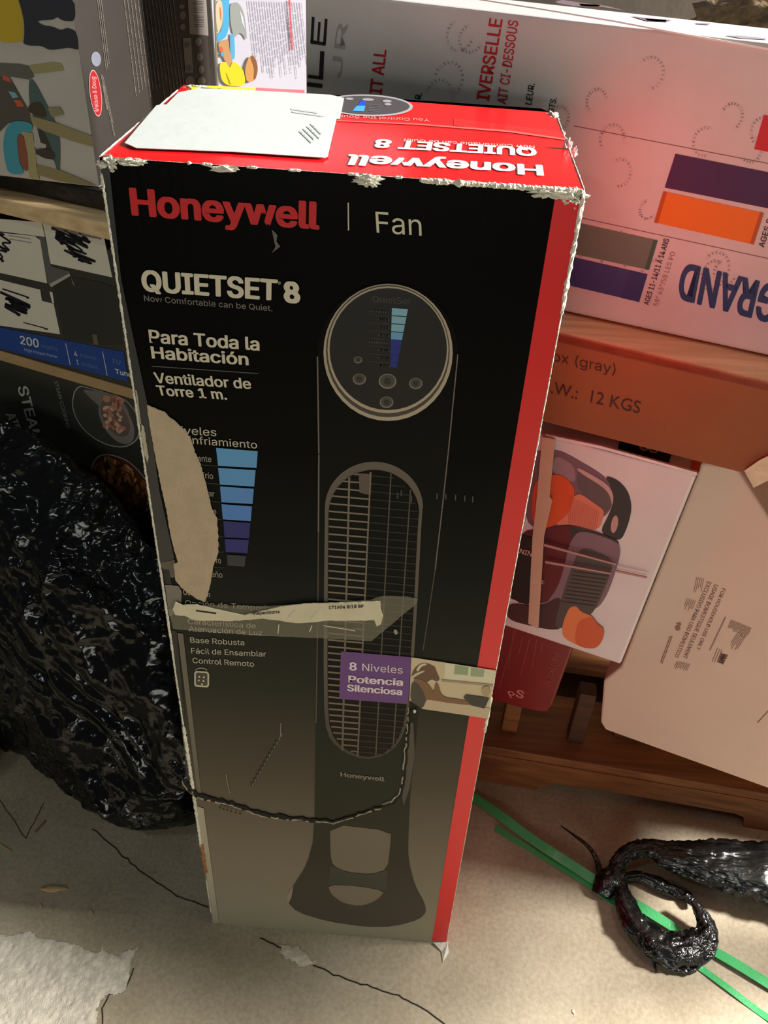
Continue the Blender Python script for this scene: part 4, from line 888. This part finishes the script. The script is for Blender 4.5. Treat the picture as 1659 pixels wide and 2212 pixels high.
# crushed edges: irregular fibrous ribbons folded over the corners
wear = mat('worn_card', (214, 210, 192), .85, .15, 120, .7, 400); wear_b = mat('worn_kraft', (150, 104, 66), .9, .25, 90, .7, 400)
def edge_wear(name, a, b, n, r0, r1, m, seed, gap=0.0, sec=7, label=None):
    """rough round-section bead along the line a-b with its radius varying from r0 to r1"""
    a = Vector(a); b = Vector(b); d = (b - a).normalized(); u = d.orthogonal().normalized(); v = d.cross(u); rnd = random.Random(seed)
    V = []; F = []
    for i in range(n + 1):
        t = i / n; r = .62 * r0 + .62 * (r1 - r0) * (.5 + .5 * noise.noise(Vector((t * n * .25, seed, 0)))) * rnd.uniform(.85, 1.12)
        if gap and noise.noise(Vector((t * n * .12, seed + 5, 2))) < -gap: r *= .12
        if i in (0, n): r *= .3
        c = a + (b - a) * t
        for k in range(sec):
            th = 2 * pi * k / sec; rr = r * rnd.uniform(.75, 1.2); V.append(c + u * rr * cos(th) + v * rr * sin(th) + d * rnd.uniform(-.4, .4) * r)
    for i in range(n):
        for k in range(sec): F.append((i * sec + k, i * sec + (k + 1) % sec, (i + 1) * sec + (k + 1) % sec, (i + 1) * sec + k))
    F.append(tuple(range(sec))[::-1]); F.append(tuple(n * sec + k for k in range(sec)))
    o = link(name, pymesh(name, V, F), m, fan)
    return o
edge_wear('worn_edge', (-h, 0, .42), (-h, 0, FH - .01), 420, .0014, .0027, wear, 1)
edge_wear('worn_edge', (-h, 0, .19), (-h, 0, .43), 160, .0022, .0045, wear, 2)
edge_wear('worn_edge', (-h + .001, 0, .13), (-h + .001, 0, .2), 30, .003, .006, wear_b, 3)
edge_wear('worn_edge', (-h, 0, .003), (-h, 0, .13), 40, .001, .002, wear, 4, .1)
edge_wear('worn_edge', (-h + .01, .0, FH), (h - .01, .0, FH), 260, .0006, .0030, wear, 5, -.12)
edge_wear('worn_edge', (h - .11, .0, FH - .001), (h - .0, .0, FH - .001), 90, .0016, .0045, wear, 6)
edge_wear('worn_edge', (h, 0, .02), (h, 0, FH - .03), 500, .0005, .0013, wear, 7, .0)
edge_wear('worn_edge', (h, 0, .46), (h, 0, .52), 20, .002, .0035, wear, 8)
edge_wear('worn_edge', (h, 0, FH - .09), (h, 0, FH), 40, .0015, .0038, wear, 9)
edge_wear('worn_edge', (-h, .0, FH), (-h, D - .02, FH), 90, .0004, .0016, wear, 10, .0)
edge_wear('worn_edge', (h, .0, FH), (h, D - .03, FH), 90, .0004, .0014, wear, 11, .0)
edge_wear('worn_edge', (-h + .01, .001, .0014), (h - .01, .001, .0014), 160, .0004, .0014, wear, 12, .0)
def crumple(name, c, r, m, seed, n=3, amp=.6):
    bm = bmesh.new(); bmesh.ops.create_icosphere(bm, subdivisions=n, radius=1)
    for v in bm.verts:
        d = v.co.normalized(); k = .72 + .72 * amp * noise.fractal(d * 2.2 + Vector((seed, seed, 0)), 1, 2, 4)
        v.co = Vector((c[0] + d.x * r[0] * k, c[1] + d.y * r[1] * k, c[2] + d.z * r[2] * k))
    return link(name, bm_mesh(bm), m, fan)
crumple('crushed_corner', (-h + .006, .001, FH - .004), (.008, .004, .006), wear, 2, 4, .9)
crumple('crushed_corner', (-h + .022, -.0005, FH - .002), (.012, .003, .003), wear, 5, 4, .9)
crumple('crushed_corner', (h - .006, .002, FH - .006), (.009, .005, .008), wear, 7, 4, .9)
crumple('crushed_corner', (h - .022, .0, FH - .003), (.016, .003, .0045), wear, 8, 4, 1.0)
crumple('crushed_corner', (-h + .012, D - .006, FH - .001), (.012, .006, .003), wear, 9, 4, .9)
crumple('crushed_corner', (h - .003, D - .02, FH - .001), (.006, .015, .003), wear, 10, 3, .8)
crumple('crushed_corner', (h - .002, .001, .003), (.006, .004, .003), wear, 13, 3, .8)
crumple('crushed_corner', (-h + .086, -.0005, FH - .002), (.012, .002, .003), wear, 15, 3, .8)
crumple('crushed_corner', (h - .145, -.0008, FH - .003), (.010, .0025, .0045), wear, 16, 4, 1.0)
for (cx, cy, r_, sd) in [(1226, 318, 10, 3), (1240, 330, 7, 4), (1215, 292, 6, 5)]:
    p = Plane((0, .10 if cx > 1220 else .15, 0), (0, -1, 0)).px(cx, cy); rr = r_ * .0004
    crumple('tape_tatter', p, (rr, rr * .6, rr * 1.6), mat('tatter', (214, 190, 188), .3), sd, 3, 1.1)
# torn foot flap
Vf = [(h - .018, -.001, .004), (h + .002, -.001, .007), (h + .004, -.012, .0015), (h - .004, -.026, .001), (h - .006, -.012, .0015)]
link('foot_flap', pymesh('ff', Vf + [(a, b, c - .0008) for a, b, c in Vf], [(0, 1, 2, 3, 4), (9, 8, 7, 6, 5), (0, 5, 6, 1), (1, 6, 7, 2), (2, 7, 8, 3), (3, 8, 9, 4), (4, 9, 5, 0)]), wear, fan)
# the tear across the lower front
ck = [(394, 1683), (405, 1705), (433, 1722), (478, 1732), (515, 1742), (564, 1759), (609, 1765), (667, 1770), (720, 1775), (749, 1767), (810, 1746), (851, 1732), (868, 1714), (871, 1695), (876, 1662), (879, 1621), (884, 1572), (887, 1530)]
ckj = jag_line(ck, 1.6, 7, 71)
def band(pts, up, dn, seed, lo=.6, hi=1.3):
    rnd = random.Random(seed); A = []; B = []; n = len(pts)
    for i, p in enumerate(pts):
        a = pts[max(0, i - 1)]; b = pts[min(n - 1, i + 1)]; d = Vector((b[0] - a[0], b[1] - a[1])).normalized(); q = Vector((d.y, -d.x))
        t = i / (n - 1); f = (up(t) if callable(up) else up) * rnd.uniform(lo, hi); g = (dn(t) if callable(dn) else dn) * rnd.uniform(lo, hi)
        A.append((p[0] + q.x * f, p[1] + q.y * f)); B.append((p[0] - q.x * g, p[1] - q.y * g))
    return [[A[i], A[i + 1], B[i + 1], B[i]] for i in range(n - 1)]
wdt = lambda t: 8.5 * (1 - t) ** .9 + .8 if t < .72 else 1.4
multi(PFR, 'tear_gap', band(ckj, wdt, 2, 72), mat('tear_dark', (10, 9, 8), .9), fan, 8)
lip_p = Plane((0, -.0022, 0), (0, -1, 0))
lipj = [(p[0] + (0 if i < len(ckj) * .66 else -4), p[1] + (4 if i < len(ckj) * .66 else 0)) for i, p in enumerate(ckj)]
polys = band(lipj, 1.6, 1.4, 73, .1, 1.6); rnd = random.Random(5)
polys = [p for p in polys if rnd.random() < .8]
def solid_polys(name, pl, polys, th, m):
    V = []; F = []
    for P in polys:
        k = len(V); n = len(P); V += [pl.px(*p) for p in P] + [pl.px(*p) - pl.n * th for p in P]
        F.append(tuple(range(k, k + n)))
        for i in range(n): F.append((k + i, k + n + i, k + n + (i + 1) % n, k + (i + 1) % n))
    return link(name, pymesh(name, V, F), m, fan)
solid_polys('torn_lip', lip_p, polys, .002, mat('lip_card', (158, 146, 118), .9, .3, 150))
# corrugation holes just under the tear
multi(PFR, 'corrugation_hole', [ell(478 + i * 8 + rnd.uniform(-2, 2), 1738 + i * 2.6, 2.4, 2.6, 0, 7) for i in range(6)] + [ell(720 + i * 8, 1777 - i * 2.8, 2.4, 2.0, 0, 7) for i in range(4)], ink((26, 20, 14)), fan, 16)
# gouges
gp = []; gl = []
for i in range(13):
    t = i / 12; x = 607 + (544 - 607) * t; y = 1585 + (1693 - 1585) * t
    gp.append([(x - 1.5, y - 4), (x + 2.4, y - 4.5), (x + 1.2, y + 4.5), (x - 2.4, y + 3.5)]); gl.append([(x + 2, y - 4), (x + 3.4, y - 3), (x + 2, y + 4), (x + 1, y + 3)])
multi(PFR, 'gouge', gp[2:], ink((24, 21, 17)), fan, 5); multi(PFR, 'gouge_edge', gl, ink((130, 120, 102)), fan, 6)
multi(PFR, 'scratch', stroke(PFR, [(489, 1670), (492, 1690), (497, 1712)], 1.6) + stroke(PFR, [(607, 1560), (606, 1590)], 1.4), ink((140, 130, 112)), fan, 5)
flat(PFR, 'scuff', [(588, 494), (600, 506), (598, 520), (606, 531), (588, 545), (596, 532), (592, 515)], ink((96, 92, 84)), fan, 6)
multi(PFR, 'scuff', [[(x, y), (x + 2.5, y), (x + 2, y + 13), (x - .5, y + 13)] for x, y in [(858, 1062), (866, 1056), (888, 1070), (943, 1063), (962, 1064), (983, 1066), (1003, 1068), (1020, 1070)]], ink((66, 66, 60)), fan, 6)
flat(PFR, 'paper_fleck', ell(855, 1362, 4, 6, -20, 10), ink((150, 146, 126)), fan, 8); flat(PFR, 'paper_fleck', ell(896, 1532, 3.2, 4, 0, 10), ink((214, 206, 188)), fan, 12)
# tape across the front
tape = bpy.data.materials.new('matte_tape'); tape.use_nodes = True; b = tape.node_tree.nodes['Principled BSDF']
b.inputs['Base Color'].default_value = lin((158, 152, 128)); b.inputs['Roughness'].default_value = .35; b.inputs['Alpha'].default_value = .36
sheet('clear_tape', PFR, roughen([(366, 1312), (392, 1302), (560, 1306), (700, 1300), (800, 1292), (828, 1283), (845, 1284), (880, 1285), (903, 1291), (896, 1304), (875, 1320), (803, 1381), (700, 1375), (560, 1369), (375, 1355)], .5, 14, 81), .0004, tape, fan, .0021)
K5b = ((360, 1260), 2.86)
wt = [(45, 145), (60, 98), (100, 120), (190, 118), (330, 152), (480, 182), (560, 165), (700, 128), (850, 112), (1100, 105), (1320, 96), (1325, 150), (1335, 190), (1325, 235), (1300, 250), (1285, 212), (1000, 215), (800, 230), (600, 200), (400, 218), (180, 212), (120, 185), (60, 182)]
wt = [(360 + x / 2.86, 1260 + y / 2.86) for x, y in wt]
sheet('paper_strip', PFR, roughen(wt, .7, 9, 82), .0012, mat('strip_paper', (208, 200, 170), .45, .08, 40, .5, 60), fan, .0026)
text(PFR, '171604 8/18 BP', (711, 1309), (786, 1306), (711, 1303), blk, fan, .02, 16.5)
text(PFR, 'inspections', (548, 1322), (606, 1318), (547, 1316), blk, fan, .01, 16.5); fine(PFR, (426, 1313), (470, 1319), (430, 1314), 1, blk, fan, 16.5, 3, 44, .1)
multi(PFR, 'tape_crease', stroke(PFR, [(637, 1314), (624, 1330)], 3) + stroke(PFR, [(684, 1317), (674, 1332)], 2.5) + stroke(PFR, [(604, 1343), (602, 1362)], 2) + stroke(PFR, [(675, 1345), (670, 1358)], 2) + stroke(PFR, [(700, 1345), (768, 1356)], 1.6), ink((214, 206, 180)), fan, 17)

# ------------------------------------------------------------------ black trash bag
def plastic(name, rough=.16, s1=16.0, s2=46.0, strength=.9):
    m = bpy.data.materials.new(name); m.use_nodes = True; nt = m.node_tree; b = nt.nodes['Principled BSDF']; L = nt.links.new
    b.inputs['Base Color'].default_value = (.004, .005, .005, 1); b.inputs['Roughness'].default_value = rough; b.inputs['Specular IOR Level'].default_value = .45
    tc = nt.nodes.new('ShaderNodeTexCoord')
    wn = nt.nodes.new('ShaderNodeTexNoise'); wn.inputs['Scale'].default_value = s1 * .8; wn.inputs['Detail'].default_value = 3; L(tc.outputs['Object'], wn.inputs['Vector'])
    mx = nt.nodes.new('ShaderNodeVectorMath'); mx.operation = 'MULTIPLY_ADD'; L(wn.outputs['Color'], mx.inputs[0]); mx.inputs[1].default_value = (.05, .05, .05); L(tc.outputs['Object'], mx.inputs[2])
    mk = nt.nodes.new('ShaderNodeTexNoise'); mk.inputs['Scale'].default_value = s1 * .35; mk.inputs['Detail'].default_value = 2; L(tc.outputs['Object'], mk.inputs['Vector'])
    mr = nt.nodes.new('ShaderNodeMapRange'); mr.inputs[1].default_value = .38; mr.inputs[2].default_value = .62; L(mk.outputs['Fac'], mr.inputs[0])
    last = None
    for sc, st, d in ((s1, strength * 1.1, .02), (s2, strength * .55, .006), (s2 * 3, strength * .18, .002)):
        v = nt.nodes.new('ShaderNodeTexVoronoi'); v.feature = 'F1'; v.inputs['Scale'].default_value = sc; L(mx.outputs[0], v.inputs['Vector'])
        bp = nt.nodes.new('ShaderNodeBump'); bp.inputs['Distance'].default_value = d
        ms = nt.nodes.new('ShaderNodeMath'); ms.operation = 'MULTIPLY_ADD'; L(mr.outputs[0], ms.inputs[0]); ms.inputs[1].default_value = st * .75; ms.inputs[2].default_value = st * .25; L(ms.outputs[0], bp.inputs['Strength'])
        L(v.outputs['Distance'], bp.inputs['Height'])
        if last: L(last.outputs['Normal'], bp.inputs['Normal'])
        last = bp
    L(last.outputs['Normal'], b.inputs['Normal'])
    return m
bag_m = plastic('black_bag_film')
def at(x, y, yy):
    r = ray(x, y); return CAM + r * ((yy - CAM.y) / r.y)
def hull_bag(name, pts, voxel, m, seed, fold=1.0):
    bm = bmesh.new()
    for p in pts: bm.verts.new(p)
    r = bmesh.ops.convex_hull(bm, input=bm.verts)
    bmesh.ops.delete(bm, geom=[v for v in bm.verts if not v.link_faces], context='VERTS')
    me = bm_mesh(bm); o = bpy.data.objects.new('tmp', me); COL.objects.link(o)
    md = o.modifiers.new('r', 'REMESH'); md.mode = 'VOXEL'; md.voxel_size = voxel
    s = o.modifiers.new('s', 'SMOOTH'); s.iterations = 14; s.factor = .8
    dg = bpy.context.evaluated_depsgraph_get(); dg.update()
    me2 = bpy.data.meshes.new_from_object(o.evaluated_get(dg)); bpy.data.objects.remove(o)
    nrm = [v.normal.copy() for v in me2.vertices]
    for v, nn in zip(me2.vertices, nrm):
        p = v.co; q = Vector((p.x, p.y, p.z))
        w_ = Vector((noise.noise(q * 9 + Vector((5, 0, 0))), noise.noise(q * 9 + Vector((0, 7, 0))), noise.noise(q * 9))) * .035
        q2 = q + w_
        rd = 0; am = .016; fq = 7
        for k in range(5):
            rd += am * (1 - 2 * abs(noise.noise(q2 * fq + Vector((seed, k * 3, 0))))); am *= .52; fq *= 2.1
        # tension folds running down to the right
        ax = Vector((.75, -.35, -.56)).normalized(); along = q2.dot(ax); perp = q2 - ax * along
        tf = 1 - 2 * abs(noise.noise(perp * 38 + ax * along * 3.5 + Vector((seed, 1, 2))))
        band_ = max(0, 1 - abs((p.z - .17) - (-.35 - p.x) * .4) / .1)
        rd = rd * (1 - .65 * band_) + tf * .013 * band_ * fold
        v.co = p + nn * (rd - .014)
        if v.co.z < .0015: v.co.z = .0015
    me2.update()
    o = link(name, me2, m, None, True); return o
pts = []
for x, y in [(-.80, .42), (-.66, .36), (-.55, .285), (-.43, .165), (-.36, .145), (-.26, .145), (-.20, .165), (-.17, .25), (-.19, .38), (-.45, .47), (-.8, .52)]: pts.append(Vector((x, y, 0)))
for a in [(-150, 850, .50), (0, 902, .455), (70, 944, .44), (140, 985, .42), (215, 1052, .39), (290, 1132, .36), (345, 1190, .33), (370, 1300, .29),
          (-100, 1150, .36), (0, 1190, .335), (110, 1230, .30), (230, 1330, .26), (330, 1450, .21), (400, 1590, .16), (420, 1690, .13),
          (-100, 1380, .34), (20, 1470, .305), (60, 1560, .262), (110, 1640, .19), (190, 1750, .135), (300, 1780, .12), (390, 1760, .12)]:
    p = at(*a); pts.append(p)
    q = p.copy(); q.y += .03; 
bag = hull_bag('trash_bag', pts, .0045, bag_m, 3.3); tag(bag, 'large crumpled glossy black trash bag slumped left of the fan carton', 'bag')
# pale bucket-like rim peeking in at the left edge
pc = FLOOR.px(-28, 1690)
bm = bmesh.new(); nseg = 40; rings_ = []
for r_, z_ in [(.0, .0), (.030, .0), (.038, .006), (.042, .03), (.044, .06), (.047, .064), (.044, .067), (.041, .06), (.036, .01), (0, .008)]:
    rings_.append([bm.verts.new((pc.x - .034 + r_ * cos(2 * pi * k / nseg), pc.y + .02 + r_ * sin(2 * pi * k / nseg), z_ + .0005)) for k in range(nseg)])
for a, b_ in zip(rings_[:-1], rings_[1:]):
    for k in range(nseg): bm.faces.new([a[k], a[(k + 1) % nseg], b_[(k + 1) % nseg], b_[k]])
bmesh.ops.remove_doubles(bm, verts=bm.verts, dist=1e-5)
o = link('plastic_cup', bm_mesh(bm), mat('cup_white', (205, 198, 180), .4), None, True); tag(o, 'white rounded cup cut off by left frame edge beside the trash bag', 'cup')

# ------------------------------------------------------------------ green straps
green = mat('green_strap', (66, 176, 104), .3, .06, 40, .25, 500, coat=.6)
def strap(name, ctr, wd, z, label, seed, roll=None):
    pts = [FLOOR.px(*p) for p in ctr]; bm = bmesh.new(); sm = []
    for i in range(len(pts) - 1):
        for k in range(8):
            t = k / 8; p0 = pts[max(0, i - 1)]; p1 = pts[i]; p2 = pts[i + 1]; p3 = pts[min(len(pts) - 1, i + 2)]
            sm.append(.5 * ((2 * p1) + (p2 - p0) * t + (2 * p0 - 5 * p1 + 4 * p2 - p3) * t * t + (3 * p1 - p0 - 3 * p2 + p3) * t ** 3))
    sm.append(pts[-1]); R = []
    for i, p in enumerate(sm):
        d = (sm[min(i + 1, len(sm) - 1)] - sm[max(i - 1, 0)]).normalized(); q = Vector((-d.y, d.x, 0)) * wd / 2
        zz = z[0] + (z[1] - z[0]) * i / (len(sm) - 1) + .001 * sin(i * .5 + seed)
        ro = 0
        if roll: ro = radians(roll[0]) * max(0, 1 - abs(i / 8 - roll[1]) / roll[2])
        q = q * cos(ro) + Vector((0, 0, wd / 2 * sin(ro))); zz += abs(q.z)
        R.append([bm.verts.new(p + q + Vector((0, 0, zz))), bm.verts.new(p - q + Vector((0, 0, zz))), bm.verts.new(p - q + Vector((0, 0, zz - .0009))), bm.verts.new(p + q + Vector((0, 0, zz - .0009)))])
    for a, b_ in zip(R[:-1], R[1:]):
        for k in range(4): bm.faces.new([a[k], b_[k], b_[(k + 1) % 4], a[(k + 1) % 4]])
    bm.faces.new(R[0]); bm.faces.new(R[-1][::-1])
    bmesh.ops.recalc_face_normals(bm, faces=bm.faces)
    o = link(name, bm_mesh(bm), green); tag(o, label, 'strap'); return o
strap('packing_strap', [(1008, 1716), (1045, 1740), (1100, 1782), (1195, 1850), (1294, 1912), (1400, 1975), (1530, 2052), (1670, 2136), (1760, 2190)], .0145, (.004, .006), 'green packing strap running behind the torn plastic knot, upper of two', 1, (19, 3.0, 3.0))
strap('packing_strap', [(1070, 1790), (1190, 1862), (1290, 1925), (1400, 2003), (1500, 2082), (1600, 2157), (1690, 2222), (1760, 2275)], .0095, (.002, .002), 'green packing strap nearer the camera, lower of two at bottom right', 2)

# ------------------------------------------------------------------ torn black plastic knotted on the straps
kn_m = plastic('black_strip_film', .2, 60.0, 160.0, .35)
st_m = plastic('black_stretched_film', .2, 60.0, 160.0, .3)
_nt = st_m.node_tree; _mp = _nt.nodes.new('ShaderNodeMapping'); _mp.inputs['Rotation'].default_value = (0, 0, radians(6)); _mp.inputs['Scale'].default_value = (.14, 1, 1)
_tc = [n for n in _nt.nodes if n.type == 'TEX_COORD'][0]; _ls = [(l.to_node, l.to_socket) for l in _nt.links if l.from_node == _tc]
_nt.links.new(_tc.outputs['Object'], _mp.inputs[0])
for _n, _s in _ls: _nt.links.new(_mp.outputs[0], _s)
for _m in (kn_m, st_m):
    _m.node_tree.nodes['Principled BSDF'].inputs['Specular IOR Level'].default_value = .8; _m.node_tree.nodes['Principled BSDF'].inputs['Roughness'].default_value = .26
def rope(name, path, m, parent, seed, sec=26, ridges=7, sub=9, amp=.35, smooth=True):
    """path: list of (point, half width, half height) -- a bunched ribbon of film with lengthwise ridges"""
    P = [Vector(p[0]) for p in path]; n = len(P); S = []
    for i in range(n - 1):
        for k in range(sub):
            t = k / sub; a = P[max(0, i - 1)]; b = P[i]; c = P[i + 1]; d = P[min(n - 1, i + 2)]
            q = .5 * ((2 * b) + (c - a) * t + (2 * a - 5 * b + 4 * c - d) * t * t + (3 * b - a - 3 * c + d) * t ** 3)
            S.append((q, path[i][1] * (1 - t) + path[i + 1][1] * t, path[i][2] * (1 - t) + path[i + 1][2] * t))
    S.append((P[-1], path[-1][1], path[-1][2])); V = []; F = []
    for i, (q, wd, ht) in enumerate(S):
        d = (S[min(i + 1, len(S) - 1)][0] - S[max(i - 1, 0)][0]).normalized(); u = d.cross(Vector((0, 0, 1)))
        u = u.normalized() if u.length > 1e-4 else Vector((1, 0, 0)); v = u.cross(d)
        for k in range(sec):
            th = 2 * pi * k / sec; dirn = u * cos(th) * wd + v * sin(th) * ht
            g = 1 + amp * (1 - 2 * abs(noise.noise(Vector((cos(th) * ridges * .5, sin(th) * ridges * .5, i * .09 + seed))))) + .18 * noise.noise(Vector((cos(th) * 3, sin(th) * 3, i * .55 + seed * 2)))
            p = q + dirn * g; p.z = max(p.z, .0012); V.append(p)
    for i in range(len(S) - 1):
        for k in range(sec): F.append((i * sec + k, i * sec + (k + 1) % sec, (i + 1) * sec + (k + 1) % sec, (i + 1) * sec + k))
    F.append(tuple(range(sec))[::-1]); F.append(tuple((len(S) - 1) * sec + k for k in range(sec)))
    return link(name, pymesh(name, V, F), m, parent, smooth)
def az(x, y, z): return Plane((0, 0, z), (0, 0, 1)).px(x, y)
kn = thing('torn_plastic', az(1318, 1915, 0), 'twisted torn black plastic film knotted over the green straps at lower right', 'plastic film')
rope('knot', [(az(1300, 1935, .006), .010, .006), (az(1308, 1915, .012), .015, .011), (az(1325, 1893, .018), .013, .012), (az(1338, 1870, .024), .008, .008)], kn_m, kn, 1, 22, 5, 7, .45)
rope('wide_sheet', [(az(1322, 1890, .018), .006, .006), (az(1336, 1862, .028), .0085, .007), (az(1365, 1838, .036), .010, .007), (az(1405, 1832, .040), .011, .008), (az(1450, 1848, .040), .018, .010), (az(1520, 1862, .040), .027, .012), (az(1600, 1876, .040), .034, .014), (az(1690, 1890, .040), .040, .016), (az(1780, 1905, .040), .044, .017)], st_m, kn, 2, 54, 12, 12, .38)
rope('twisted_loop', [(az(1330, 1893, .014), .006, .006), (az(1345, 1935, .016), .010, .008), (az(1366, 1985, .018), .014, .009), (az(1395, 2020, .018), .016, .010), (az(1430, 2046, .018), .017, .011), (az(1470, 2052, .018), .019, .012), (az(1508, 2040, .018), .018, .011), (az(1526, 2008, .022), .011, .009), (az(1514, 1975, .028), .007, .007), (az(1496, 1945, .034), .003, .003)], kn_m, kn, 3, 34, 8, 10, .45)
rope('lower_fold', [(az(1420, 2066, .008), .006, .005), (az(1450, 2076, .008), .010, .006), (az(1485, 2078, .009), .012, .007), (az(1512, 2060, .010), .008, .006)], kn_m, kn, 4, 24, 7, 8, .5)
rope('dark_strand', [(az(1345, 1895, .012), .004, .004), (az(1385, 1893, .012), .006, .005), (az(1430, 1912, .010), .009, .006), (az(1475, 1930, .008), .008, .005), (az(1500, 1955, .012), .003, .003)], kn_m, kn, 5, 20, 5, 8, .5)
rope('thin_tail', [(az(1212, 1784, .012), .0006, .0006), (az(1240, 1804, .018), .0016, .0014), (az(1270, 1828, .020), .0026, .002), (az(1288, 1855, .018), .0034, .003), (az(1297, 1890, .014), .0044, .004)], kn_m, kn, 6, 10, 3, 6, .4)
rope('shred', [(az(1412, 2068, .006), .003, .002), (az(1414, 2085, .003), .0018, .001), (az(1418, 2102, .0015), .0006, .0006)], kn_m, kn, 7, 8, 3, 5, .3)
rope('shred', [(az(1424, 2072, .005), .0025, .0015), (az(1427, 2086, .0015), .0006, .0006)], kn_m, kn, 8, 8, 3, 5, .3)

# ------------------------------------------------------------------ pieces of parts go one level deeper
base_of = lambda o: o.name.split('.')[0]
NEST = {'food_picture': 'picture_ring', 'printed_button_face': 'printed_button', 'printed_button_icon': 'printed_button', 'remote_icon_inner': 'remote_icon', 'remote_icon_button': 'remote_icon',
        'remote_icon_wave': 'remote_icon', 'barcode': 'barcode_label', 'logo_oval': 'logo_border', 'logo_disc': 'logo_ring', 'printed_pane': 'printed_window', 'button_print': 'logo_ring', 'printed_hub': 'printed_wheel'}
for th in [o for o in SC.objects if o.parent is None and o.type == 'EMPTY']:
    last = {}
    kids = [o for o in COL.objects if o.parent is th]
    for c in kids:
        b_ = base_of(c); last[b_] = c
        if b_ in NEST and NEST[b_] in last:
            par = last[NEST[b_]]; c.parent = par; c.location = Vector(c.location) - Vector(par.location)
